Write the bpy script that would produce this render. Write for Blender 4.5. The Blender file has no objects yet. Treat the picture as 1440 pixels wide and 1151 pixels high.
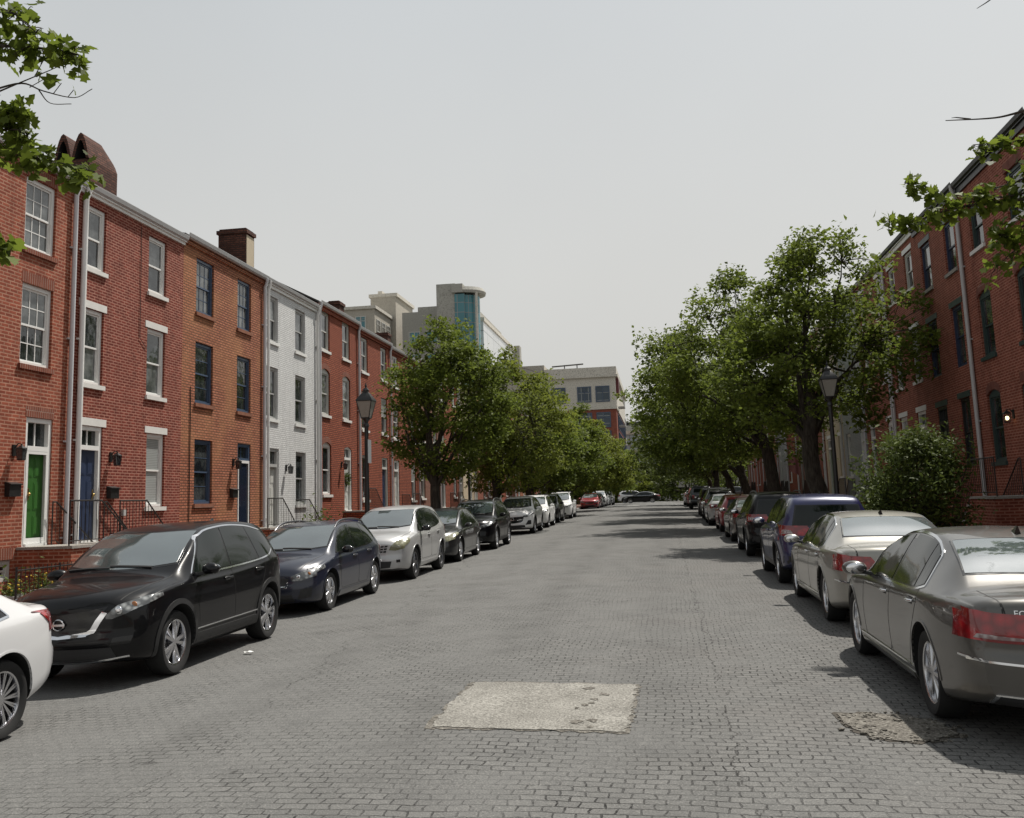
import bpy, bmesh, math, random
import numpy as np
from mathutils import Vector, Matrix
from mathutils.bvhtree import BVHTree
R = math.radians
SC = bpy.context.scene
COL = SC.collection
random.seed(7); np.random.seed(7)

# ------------------------------------------------------------------ camera, sky, sun, exposure
CAM_H = 1.89
def make_camera():
    f, cx, cy, roll = 1360.0, 720.0, 505.0, .055            # focal length in photo pixels (photo is 1440 wide)
    d = np.array([929-cx, -(697-cy), -f]); d /= np.linalg.norm(d)
    u = np.array([-math.sin(roll), math.cos(roll), 0.]); u -= d*u.dot(d); u /= np.linalg.norm(u)
    r = np.cross(d, u)
    M = np.stack([r, d, u], 1).T                            # camera axes in the world
    cd = bpy.data.cameras.new('camera'); co = bpy.data.objects.new('camera', cd); COL.objects.link(co)
    m = Matrix([list(M[i])+[0] for i in range(3)]+[[0, 0, 0, 1]])
    m.translation = Vector((0, 0, CAM_H)); co.matrix_world = m
    cd.sensor_fit = 'HORIZONTAL'; cd.sensor_width = 36; cd.lens = f/1440*36; cd.shift_y = -(575.5-cy)/1440
    cd.clip_start = .05; cd.clip_end = 3000
    SC.camera = co
make_camera()

SUN = Vector((.30, .45, 1.0)).normalized()                  # towards the sun
W = bpy.data.worlds.new('World'); SC.world = W; W.use_nodes = True
nt = W.node_tree; nt.nodes.clear()
out = nt.nodes.new('ShaderNodeOutputWorld'); bg = nt.nodes.new('ShaderNodeBackground')
sky = nt.nodes.new('ShaderNodeTexSky'); sky.sky_type = 'NISHITA'; sky.sun_disc = False
sky.sun_elevation = math.asin(SUN.z); sky.sun_rotation = math.atan2(SUN.x, SUN.y)
sky.air_density = 1.0; sky.dust_density = 6.0; sky.ozone_density = 1.0; sky.altitude = 20
hs = nt.nodes.new('ShaderNodeHueSaturation'); hs.inputs['Saturation'].default_value = .22
mx = nt.nodes.new('ShaderNodeMix'); mx.data_type = 'RGBA'   # thin even smoke haze over the sky
mx.inputs[0].default_value = .8
wtc = nt.nodes.new('ShaderNodeTexCoord'); wsx = nt.nodes.new('ShaderNodeSeparateXYZ'); wrp = nt.nodes.new('ShaderNodeValToRGB')
nt.links.new(wtc.outputs['Generated'], wsx.inputs[0]); nt.links.new(wsx.outputs[2], wrp.inputs[0])
for _ in range(2): wrp.color_ramp.elements.new(.5)
for e_, (p_, c_) in zip(wrp.color_ramp.elements, ((0., (.64, .63, .595)), (.22, (.62, .62, .595)), (.50, (.53, .56, .575)), (1., (.33, .365, .385)))): e_.position = p_; e_.color = c_+(1,)
wsc = nt.nodes.new('ShaderNodeVectorMath'); wsc.operation = 'SCALE'; wsc.inputs['Scale'].default_value = 8.; wnz = nt.nodes.new('ShaderNodeTexNoise'); wnz.inputs['Scale'].default_value = 2.2; wnz.inputs['Detail'].default_value = 4.; nt.links.new(wtc.outputs['Generated'], wnz.inputs['Vector'])
wml = nt.nodes.new('ShaderNodeMath'); wml.operation = 'MULTIPLY_ADD'; wml.inputs[1].default_value = 1.3; wml.inputs[2].default_value = 7.35; nt.links.new(wnz.outputs['Fac'], wml.inputs[0]); nt.links.new(wml.outputs[0], wsc.inputs['Scale'])
nt.links.new(wrp.outputs[0], wsc.inputs[0]); nt.links.new(wsc.outputs[0], mx.inputs[7])
nt.links.new(sky.outputs[0], hs.inputs['Color']); nt.links.new(hs.outputs[0], mx.inputs[6])
nt.links.new(mx.outputs[2], bg.inputs[0]); bg.inputs[1].default_value = .117
nt.links.new(bg.outputs[0], out.inputs[0])
sl = bpy.data.lights.new('sun', 'SUN'); sl.energy = 5.0; sl.angle = R(1.2); sl.color = (1, .95, .87)
so = bpy.data.objects.new('sun', sl); COL.objects.link(so); so.rotation_euler = SUN.to_track_quat('Z', 'Y').to_euler()
so.location = (20, 30, 60)
SC.view_settings.view_transform = 'Standard'; SC.view_settings.look = 'None'
SC.view_settings.exposure = .2; SC.view_settings.gamma = 1; SC.view_settings.use_curve_mapping = False

# ------------------------------------------------------------------ helpers
def pchip(pts):
    xs = np.array([p[0] for p in pts], float); ys = np.array([p[1] for p in pts], float)
    h = np.diff(xs); dl = np.diff(ys)/h; n = len(xs); m = np.zeros(n)
    for i in range(1, n-1):
        if dl[i-1]*dl[i] > 0:
            a, b = 2*h[i]+h[i-1], h[i]+2*h[i-1]; m[i] = (a+b)/(a/dl[i-1]+b/dl[i])
    m[0], m[-1] = dl[0], dl[-1]
    def fn(x):
        x = min(max(x, xs[0]), xs[-1]); i = min(int(np.searchsorted(xs, x, 'right'))-1, n-2); t = (x-xs[i])/h[i]
        return float(ys[i]*(1+2*t)*(1-t)**2+h[i]*m[i]*t*(1-t)**2+ys[i+1]*t*t*(3-2*t)+h[i]*m[i+1]*t*t*(t-1))
    return fn
def lerp(a, b, t): return a+(b-a)*t

class MB:
    """collects shapes; build() links them as one mesh object"""
    def __init__(s): s.v = []; s.f = []; s.m = []
    def face(s, pts, m=0):
        b = len(s.v); s.v += [tuple(p) for p in pts]; s.f.append(tuple(range(b, b+len(pts)))); s.m.append(m)
    def raw(s, vs, fs, m=0):
        b = len(s.v); s.v += [tuple(p) for p in vs]; s.f += [tuple(b+i for i in q) for q in fs]; s.m += [m]*len(fs)
    def hexa(s, c, m=0):      # 8 corners: bottom 4 then top 4
        s.raw(c, [(3, 2, 1, 0), (4, 5, 6, 7), (0, 1, 5, 4), (1, 2, 6, 5), (2, 3, 7, 6), (3, 0, 4, 7)], m)
    def box(s, x0, x1, y0, y1, z0, z1, m=0):
        s.hexa([(x0, y0, z0), (x1, y0, z0), (x1, y1, z0), (x0, y1, z0), (x0, y0, z1), (x1, y0, z1), (x1, y1, z1), (x0, y1, z1)], m)
    def tube(s, pts, rad, n=8, m=0, cap=True):
        P = [Vector(p) for p in pts]; rr = rad if hasattr(rad, '__len__') else [rad]*len(P); b = len(s.v)
        ref = Vector((.31, .17, .93))
        for i, p in enumerate(P):
            t = (P[min(i+1, len(P)-1)]-P[max(i-1, 0)]).normalized()
            a = t.cross(ref)
            if a.length < .15: a = t.cross(Vector((1, 0, 0)))
            a.normalize(); c = t.cross(a)
            for k in range(n):
                w = 2*math.pi*k/n; s.v.append(tuple(p+(a*math.cos(w)+c*math.sin(w))*rr[i]))
        for i in range(len(P)-1):
            for k in range(n):
                q = (k+1) % n; s.f.append((b+i*n+k, b+i*n+q, b+i*n+n+q, b+i*n+n+k)); s.m.append(m)
        if cap:
            s.f.append(tuple(b+k for k in range(n))[::-1]); s.m.append(m)
            s.f.append(tuple(b+(len(P)-1)*n+k for k in range(n))); s.m.append(m)
    def lathe(s, prof, n=24, axis='z', c=(0, 0, 0), m=0, phase=0., cap=True):
        b = len(s.v)
        for r, h in prof:
            for k in range(n):
                w = 2*math.pi*k/n+phase; p, q = r*math.cos(w), r*math.sin(w)
                o = (p, q, h) if axis == 'z' else (p, h, q)
                s.v.append((o[0]+c[0], o[1]+c[1], o[2]+c[2]))
        for i in range(len(prof)-1):
            for k in range(n):
                q = (k+1) % n; s.f.append((b+i*n+k, b+i*n+q, b+i*n+n+q, b+i*n+n+k)); s.m.append(m)
        for i in ((0, len(prof)-1) if cap else ()):
            if prof[i][0] > 1e-4: s.f.append(tuple(b+i*n+k for k in range(n))); s.m.append(m)
    def ball(s, c, r, n=12, m=0):
        r = r if hasattr(r, '__len__') else (r, r, r)
        b = len(s.v); h = n//2
        for i in range(h+1):
            t = math.pi*i/h
            for k in range(n):
                w = 2*math.pi*k/n; s.v.append((c[0]+r[0]*math.sin(t)*math.cos(w), c[1]+r[1]*math.sin(t)*math.sin(w), c[2]+r[2]*math.cos(t)))
        for i in range(h):
            for k in range(n):
                q = (k+1) % n; s.f.append((b+i*n+k, b+i*n+n+k, b+i*n+n+q, b+i*n+q)); s.m.append(m)
    def build(s, name, mats, parent=None, smooth=None, off=None):
        me = bpy.data.meshes.new(name)
        vs = s.v if off is None else [(p[0]-off[0], p[1]-off[1], p[2]-off[2]) for p in s.v]
        me.from_pydata(vs, [], s.f)
        mats = mats if isinstance(mats, (list, tuple)) else [mats]
        for m in mats: me.materials.append(m)
        if len(mats) > 1: me.polygons.foreach_set('material_index', s.m)
        bm = bmesh.new(); bm.from_mesh(me); bmesh.ops.remove_doubles(bm, verts=bm.verts, dist=1e-5)
        bmesh.ops.recalc_face_normals(bm, faces=bm.faces); bm.to_mesh(me); bm.free()
        if smooth is not None: shade(me, smooth)
        return link(name, me, parent)
def shade(me, ang):
    me.polygons.foreach_set('use_smooth', [True]*len(me.polygons))
    if ang < 179: me.set_sharp_from_angle(angle=R(ang))
def link(name, me, parent=None):
    o = bpy.data.objects.new(name, me); COL.objects.link(o)
    if parent is not None: o.parent = parent
    return o
def tag(o, label=None, cat=None, group=None, kind=None):
    if label: o['label'] = label
    if cat: o['category'] = cat
    if group: o['group'] = group
    if kind: o['kind'] = kind
    return o
def thing(name, label, cat, loc=(0, 0, 0), rz=0, group=None):
    o = bpy.data.objects.new(name, None); COL.objects.link(o); o.location = loc; o.rotation_euler = (0, 0, rz)
    o.empty_display_size = .3
    return tag(o, label, cat, group)
def dup(root, loc, rz=None, label=None, group=None):
    def cp(o, par):
        c = o.copy(); COL.objects.link(c)
        if par is not None: c.parent = par
        for ch in o.children: cp(ch, c)
        return c
    r = cp(root, None); r.location = loc
    if rz is not None: r.rotation_euler = (r.rotation_euler[0], r.rotation_euler[1], rz)
    if label: r['label'] = label
    if group: r['group'] = group
    return r
def text_mesh(s, size, depth=.004):
    cu = bpy.data.curves.new('t', 'FONT'); cu.body = s; cu.size = size; cu.extrude = depth; cu.align_x = 'LEFT'
    o = bpy.data.objects.new('t', cu); COL.objects.link(o)
    dg = bpy.context.evaluated_depsgraph_get(); me = bpy.data.meshes.new_from_object(o.evaluated_get(dg))
    vs = [v.co.copy() for v in me.vertices]; fs = [tuple(p.vertices) for p in me.polygons]
    bpy.data.objects.remove(o); return vs, fs

# ground heights
SLOPE = .0098
def gz(x, y):                                               # street surface: rising away, crowned
    yy = y if y < 95 else 95+25*(1-math.exp(-(y-95)/25.))*.6
    return SLOPE*yy-.02*(math.sqrt((x+1.9)**2+.36)-.6)
KL, KR = -7.75, 3.98                                        # kerb faces
FL, FR = -12.35, 8.5                                        # house fronts
def sz(y, side): return gz(KL if side < 0 else KR, y)+.14    # pavement height
# ------------------------------------------------------------------ materials
MATS = {}
class NT:
    def __init__(s, name):
        s.mat = bpy.data.materials.new(name); s.mat.use_nodes = True; s.t = s.mat.node_tree
        s.b = s.t.nodes['Principled BSDF']; s.o = s.t.nodes['Material Output']
    def n(s, typ, **kw):
        q = s.t.nodes.new('ShaderNode'+typ)
        for k, v in kw.items():
            if k.startswith('i_'):
                key = k[2:].replace('_', ' '); q.inputs[key].default_value = v
            else: setattr(q, k, v)
        return q
    def l(s, a, b): s.t.links.new(a, b)
    def pos(s): return s.n('NewGeometry').outputs['Position']
    def noise(s, vec, scale, detail=4., rough=.55):
        q = s.n('TexNoise', i_Scale=scale, i_Detail=detail, i_Roughness=rough)
        if vec is not None: s.l(vec, q.inputs['Vector'])
        return q.outputs['Fac']
    def ramp(s, fac, stops):
        q = s.n('ValToRGB'); e = q.color_ramp.elements
        while len(e) < len(stops): e.new(.5)
        for i, (p, c) in enumerate(stops): e[i].position = p; e[i].color = tuple(c)[:3]+(1,) if hasattr(c, '__len__') else (c, c, c, 1)
        s.l(fac, q.inputs[0]); return q.outputs[0]
    def mix(s, fac, a, b, blend='MIX'):
        q = s.n('Mix', data_type='RGBA', blend_type=blend)
        for sock, v in ((q.inputs[0], fac), (q.inputs[6], a), (q.inputs[7], b)):
            if hasattr(v, 'is_output'): s.l(v, sock)
            elif hasattr(v, '__len__'): sock.default_value = tuple(v)[:3]+(1,)
            else: sock.default_value = v
        return q.outputs[2]
    def math(s, op, a, b=0., c=0., clamp=False):
        q = s.n('Math', operation=op, use_clamp=clamp)
        for sock, v in zip(q.inputs, (a, b, c)):
            if hasattr(v, 'is_output'): s.l(v, sock)
            else: sock.default_value = v
        return q.outputs[0]
    def bump(s, h, strength=.3, dist=.01):
        q = s.n('Bump', i_Strength=strength, i_Distance=dist); s.l(h, q.inputs['Height']); s.l(q.outputs[0], s.b.inputs['Normal'])
    def set(s, **kw):
        for k, v in kw.items():
            key = {'color': 'Base Color', 'rough': 'Roughness', 'metal': 'Metallic', 'spec': 'Specular IOR Level', 'coat': 'Coat Weight', 'coat_r': 'Coat Roughness', 'ior': 'IOR'}[k]
            sock = s.b.inputs[key]
            if hasattr(v, 'is_output'): s.l(v, sock)
            elif hasattr(v, '__len__'): sock.default_value = tuple(v)[:3]+(1,)
            else: sock.default_value = v
        return s

def plain(name, col, rough=.6, var=.25, scale=6., metal=0., spec=.5, coat=0., bump=0., grime=0.):
    """a coloured surface with gentle uneven wear"""
    key = ('plain', name)
    if key in MATS: return MATS[key]
    s = NT(name); tc = s.n('TexCoord').outputs['Object']
    nz = s.noise(tc, scale, 5.); nf = s.noise(tc, scale*9, 3.)
    c = s.mix(s.math('MULTIPLY', nz, var*1.4, clamp=True), col, [x*.45 for x in col])
    c = s.mix(s.math('MULTIPLY', nf, var*.6, clamp=True), c, [min(1, x*1.35+.01) for x in col])
    s.set(color=c, metal=metal, spec=spec, coat=coat, rough=s.math('MULTIPLY_ADD', nz, .2, rough-.1))
    if bump: s.bump(nf, bump, .004)
    MATS[key] = s.mat; return s.mat

def brick(name, c1, c2, mortar, w=.21, h=.068, ms=.011, bump=.5, wear=.5, tint=None, white=False):
    s = NT(name); p = s.pos(); xyz = s.n('SeparateXYZ'); s.l(p, xyz.inputs[0])
    u = s.math('ADD', xyz.outputs[0], xyz.outputs[1]); cb = s.n('CombineXYZ'); s.l(u, cb.inputs[0]); s.l(xyz.outputs[2], cb.inputs[1])
    wob = s.noise(p, 1.1, 2.); v = s.n('VectorMath', operation='ADD'); s.l(cb.outputs[0], v.inputs[0])
    cw = s.n('CombineXYZ'); s.l(s.math('MULTIPLY', wob, .02), cw.inputs[1]); s.l(s.math('MULTIPLY', wob, .03), cw.inputs[0]); s.l(cw.outputs[0], v.inputs[1])
    bt = s.n('TexBrick', offset=.5, i_Scale=1., i_Mortar_Size=ms, i_Mortar_Smooth=.25, i_Bias=.0, i_Brick_Width=w, i_Row_Height=h)
    s.l(v.outputs[0], bt.inputs['Vector'])
    bt.inputs['Color1'].default_value = tuple(c1)+(1,); bt.inputs['Color2'].default_value = tuple(c2)+(1,); bt.inputs['Mortar'].default_value = tuple(mortar)+(1,)
    big = s.noise(p, .7, 5.); mid = s.noise(p, 5., 5.); fine = s.noise(p, 60., 2.)
    c = s.mix(s.math('MULTIPLY', s.ramp(mid, [(.35, 0.), (.75, 1.)]), wear), bt.outputs['Color'], [x*.42 for x in c1])
    if tint is not None: c = s.mix(s.math('MULTIPLY', s.ramp(big, [(.42, 0.), (.68, 1.)]), .45), c, tint)
    c = s.mix(s.math('MULTIPLY', fine, .18), c, [min(1, x*1.35) for x in c2])
    # dark rain streaks down the wall
    st = s.n('Mapping'); st.inputs['Scale'].default_value = (3., 3., .22); s.l(p, st.inputs['Vector'])
    c = s.mix(s.math('MULTIPLY', s.ramp(s.noise(st.outputs[0], 1., 4.), [(.5, 0.), (.75, 1.)]), .3), c, [x*.4 for x in c1])
    s.set(color=c, rough=.88 if not white else .65, spec=.25)
    hgt = s.math('ADD', s.math('MULTIPLY', bt.outputs['Fac'], -1.), s.math('MULTIPLY', fine, .35)); s.bump(hgt, bump, .012)
    return s.mat

def paint(name, col, metal=.0, flake=0., rough=.22, dirt=.1, coat=.75):
    key = ('paint', name)
    if key in MATS: return MATS[key]
    s = NT(name); tc = s.n('TexCoord').outputs['Object']
    c = s.mix(s.math('MULTIPLY', s.noise(tc, 3., 3.), dirt*1.5, clamp=True), col, [x*.7+.035 for x in col])
    if flake: c = s.mix(s.math('MULTIPLY', s.noise(tc, 900., 1.), flake), c, [min(1, x*1.9+.02) for x in col])
    z = s.n('SeparateXYZ'); s.l(tc, z.inputs[0])
    road = s.ramp(s.math('ADD', z.outputs[2], s.math('MULTIPLY', s.noise(tc, 5., 4.), .3)), [(.25, 1.), (.72, 0.)])   # road film low on the body
    dust = s.math('MULTIPLY', s.noise(tc, 22., 5.), dirt*.6)
    c = s.mix(s.math('MULTIPLY', road, dirt*1.6, clamp=True), c, (.11, .1, .085)); c = s.mix(dust, c, (.2, .19, .17))
    s.set(color=c, metal=metal, rough=rough, coat=coat, coat_r=.035, spec=.5 if metal else .12)
    s.b.inputs['Roughness'].default_value = rough
    s.l(s.math('MULTIPLY_ADD', s.noise(tc, 8., 5.), .1*min(1, dirt*5), .015), s.b.inputs['Coat Roughness'])
    MATS[key] = s.mat; return s.mat

def glass(name, col, ior=1.5, rough=.03, wav=.0):
    s = NT(name); tc = s.n('TexCoord').outputs['Object']
    nz = s.noise(tc, 2.2, 3.)
    c = s.mix(nz, [x*.5 for x in col], [x*1.5 for x in col])
    s.set(color=c, ior=ior, rough=s.math('MULTIPLY_ADD', s.noise(tc, 14., 4.), .05, rough), spec=.5)
    if wav: s.bump(s.noise(tc, 1.6, 2.), wav, .05)
    return s.mat
def window_glass(name, dark, light):
    """old panes: dark room behind, blotches of curtains and reflections, slightly wavy"""
    s = NT(name); p = s.pos()
    nz = s.noise(p, 1.3, 3.); q = s.noise(p, 7., 3.)
    c = s.mix(s.ramp(s.math('ADD', s.math('MULTIPLY', nz, .7), s.math('MULTIPLY', q, .3)), [(.45, 0.), (.62, 1.)]), dark, light)
    s.set(color=c, rough=.04, ior=1.75); s.bump(s.noise(p, 2.5, 2.), .12, .04); return s.mat
def blinds_mat(name, col):
    s = NT(name); p = s.pos(); z = s.n('SeparateXYZ'); s.l(p, z.inputs[0])
    w = s.math('SINE', s.math('MULTIPLY', z.outputs[2], 150.))
    c = s.mix(s.math('MULTIPLY_ADD', w, .5, .5), [x*.62 for x in col], col); c = s.mix(s.math('MULTIPLY', s.noise(p, 2., 3.), .5), c, [x*.55 for x in col])
    s.set(color=c, rough=.12, ior=1.7, coat=.6); return s.mat

def leafy(name, dark, light, trans=.35, autumn=None):
    s = NT(name); g = s.n('NewGeometry'); rnd = g.outputs['Random Per Island']; p = g.outputs['Position']
    c = s.ramp(rnd, [(0., dark), (.55, [lerp(a, b, .45) for a, b in zip(dark, light)]), (1., light)])
    c = s.mix(s.math('MULTIPLY', s.ramp(s.noise(p, .55, 3.), [(.38, 0.), (.66, 1.)]), .45), c, [x*1.25 for x in light])
    s.set(color=c, rough=.6, spec=.16)
    tr = s.n('BsdfTranslucent'); s.l(s.mix(.35, c, light), tr.inputs[0]); ms = s.n('MixShader'); ms.inputs[0].default_value = trans
    s.l(s.b.outputs[0], ms.inputs[1]); s.l(tr.outputs[0], ms.inputs[2]); s.l(ms.outputs[0], s.o.inputs[0]); return s.mat
def bark_mat():
    s = NT('bark'); p = s.pos(); mp = s.n('Mapping'); mp.inputs['Scale'].default_value = (9, 9, 1.6); s.l(p, mp.inputs['Vector'])
    nz = s.noise(mp.outputs[0], 2.2, 6.); c = s.mix(s.ramp(nz, [(.3, 0.), (.7, 1.)]), (.022, .018, .014), (.085, .072, .058))
    s.set(color=c, rough=.9, spec=.2); s.bump(nz, .8, .03); return s.mat

def road_mat():
    s = NT('road_blocks'); p = s.pos(); z = s.n('SeparateXYZ'); s.l(p, z.inputs[0]); X, Y = z.outputs[0], z.outputs[1]
    wob = s.n('TexNoise', i_Scale=.8, i_Detail=3.); s.l(p, wob.inputs['Vector'])
    wf = s.n('TexNoise', i_Scale=7., i_Detail=2.); s.l(p, wf.inputs['Vector'])
    vm = s.n('VectorMath', operation='MULTIPLY_ADD'); s.l(wob.outputs['Color'], vm.inputs[0]); vm.inputs[1].default_value = (.22, .20, 0); s.l(p, vm.inputs[2])
    v2 = s.n('VectorMath', operation='MULTIPLY_ADD'); s.l(wf.outputs['Color'], v2.inputs[0]); v2.inputs[1].default_value = (.055, .045, 0); s.l(vm.outputs[0], v2.inputs[2])
    bt = s.n('TexBrick', offset=.5, i_Scale=1., i_Mortar_Size=.0075, i_Mortar_Smooth=.35, i_Bias=-.1, i_Brick_Width=.148, i_Row_Height=.106); s.l(v2.outputs[0], bt.inputs['Vector'])
    bt.inputs['Color1'].default_value = (.112, .111, .107, 1); bt.inputs['Color2'].default_value = (.152, .150, .144, 1); bt.inputs['Mortar'].default_value = (.012, .012, .012, 1)
    big = s.noise(p, .33, 6., .6); mid = s.noise(p, 2.1, 6., .62); grain = s.noise(p, 70., 3., .75); g2 = s.noise(p, 27., 4., .7)
    # joints come and go: in places they are filled with asphalt and dirt
    keep = s.ramp(s.math('ADD', s.math('MULTIPLY', s.noise(p, 1.1, 4., .6), .6), s.math('ADD', s.math('MULTIPLY', g2, .4), s.math('MULTIPLY', X, .012))), [(.40, .18), (.60, 1.)])
    asph = s.mix(g2, (.096, .096, .094), (.164, .162, .156))
    c = s.mix(keep, asph, bt.outputs['Color'])
    brown = s.ramp(s.math('ADD', s.math('MULTIPLY', big, .8), s.math('MULTIPLY', X, .028)), [(.40, 0.), (.66, 1.)])
    c = s.mix(s.math('MULTIPLY', brown, .38), c, s.mix(keep, (.095, .083, .074), s.mix(bt.outputs['Fac'], (.118, .096, .085), (.022, .018, .016))))
    c = s.mix(s.math('MULTIPLY', s.ramp(mid, [(.50, 0.), (.74, 1.)]), .3), c, (.05, .05, .05))
    c = s.mix(s.math('MULTIPLY', s.ramp(big, [(.50, 0.), (.72, 1.)]), .35), c, (.150, .149, .144))
    c = s.mix(s.math('MULTIPLY', s.ramp(grain, [(.56, 0.), (.70, 1.)]), .6), c, (.31, .302, .285))
    c = s.mix(s.math('MULTIPLY', s.ramp(grain, [(.30, 1.), (.46, 0.)]), .7), c, (.030, .030, .029))
    hgt = s.math('ADD', s.math('MULTIPLY', s.math('MULTIPLY', bt.outputs['Fac'], keep), -1.), s.math('ADD', s.math('MULTIPLY', grain, .45), s.math('MULTIPLY', g2, .6)))
    # long wandering cracks
    for x0, k, amp, sc, wd, sd in ((.42, .004, .7, .9, .006, 0.), (-3.0, -.09, 1.9, .45, .005, 9.)):
        m = s.n('CombineXYZ'); s.l(Y, m.inputs[0]); m.inputs[1].default_value = sd
        wn = s.noise(m.outputs[0], sc, 8., .68)
        line = s.math('MULTIPLY_ADD', wn, amp, x0-amp*.5); line = s.math('MULTIPLY_ADD', Y, k, line)
        d = s.math('ABSOLUTE', s.math('SUBTRACT', X, line)); wdt = s.math('MULTIPLY', s.noise(m.outputs[0], 1.7, 3.), wd*2.4)
        cr = s.math('LESS_THAN', d, s.math('SUBTRACT', wdt, wd*.35))
        cr = s.math('MULTIPLY', cr, s.ramp(s.noise(p, 1.9, 4.), [(.40, 0.), (.55, 1.)])); c = s.mix(s.math('MULTIPLY', cr, .8), c, (.018, .017, .016)); hgt = s.math('SUBTRACT', hgt, s.math('MULTIPLY', cr, 1.5))
    # tyre-polished tracks, oil drips down the lane, pale scuffs
    for xc, w_, col, k_ in ((-3.9, .5, (.062, .061, .059), .35), (-.1, .5, (.062, .061, .059), .35), (-2.0, .55, (.045, .044, .042), .4)):
        d = s.math('ABSOLUTE', s.math('SUBTRACT', X, s.math('MULTIPLY_ADD', wob.outputs['Fac'], .8, xc-.4))); tr = s.math('MULTIPLY', s.ramp(d, [(0., 1.), (w_, 0.)]), s.ramp(s.noise(p, 1.3, 5.), [(.40, .15), (.68, 1.)]))
        c = s.mix(s.math('MULTIPLY', tr, k_), c, col)
    dr = s.n('TexVoronoi', i_Scale=1.1); s.l(p, dr.inputs['Vector']); c = s.mix(s.math('MULTIPLY', s.math('LESS_THAN', dr.outputs['Distance'], s.math('MULTIPLY', s.noise(p, 9., 2.), .11)), .5), c, (.03, .029, .028))
    s.set(color=c, rough=.9, spec=.22); s.bump(hgt, .85, .012); return s.mat
def stone(name, a, b, scale=4., grain=80., crack=None, bump=.4, speck=None):
    s = NT(name); p = s.pos(); n1 = s.noise(p, scale, 6., .6); n2 = s.noise(p, grain, 3., .7)
    c = s.mix(s.ramp(n1, [(.3, 0.), (.7, 1.)]), a, b); c = s.mix(s.math('MULTIPLY', s.ramp(n2, [(.34, 1.), (.50, 0.)]), .8), c, [x*.3 for x in a])
    if speck: c = s.mix(s.math('MULTIPLY', s.ramp(n2, [(.55, 0.), (.7, 1.)]), .6), c, speck)
    if crack:
        vo = s.n('TexVoronoi', feature='DISTANCE_TO_EDGE', i_Scale=crack)
        wv = s.n('TexNoise', i_Scale=3., i_Detail=5.); s.l(p, wv.inputs['Vector']); vm = s.n('VectorMath', operation='MULTIPLY_ADD'); s.l(wv.outputs['Color'], vm.inputs[0]); vm.inputs[1].default_value = (.5, .5, 0); s.l(p, vm.inputs[2]); s.l(vm.outputs[0], vo.inputs['Vector'])
        c = s.mix(s.math('MULTIPLY', s.math('LESS_THAN', vo.outputs[0], .02), s.ramp(n1, [(.45, 0.), (.6, .9)])), c, (.03, .028, .025))
    s.set(color=c, rough=.9, spec=.2); s.bump(n2, bump, .01); return s.mat
def panes_mat(name, a, b, sx, szz, line):
    """curtain wall glass with a grid of mullions"""
    s = NT(name); p = s.pos(); z = s.n('SeparateXYZ'); s.l(p, z.inputs[0]); u = s.math('ADD', z.outputs[0], z.outputs[1])
    cb = s.n('CombineXYZ'); s.l(u, cb.inputs[0]); s.l(z.outputs[2], cb.inputs[1])
    bt = s.n('TexBrick', offset=0., i_Scale=1., i_Mortar_Size=line, i_Brick_Width=sx, i_Row_Height=szz); s.l(cb.outputs[0], bt.inputs['Vector'])
    bt.inputs['Color1'].default_value = tuple(a)+(1,); bt.inputs['Color2'].default_value = tuple(b)+(1,); bt.inputs['Mortar'].default_value = (.22, .23, .23, 1)
    s.set(color=bt.outputs['Color'], rough=.12, spec=.5); return s.mat

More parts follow.
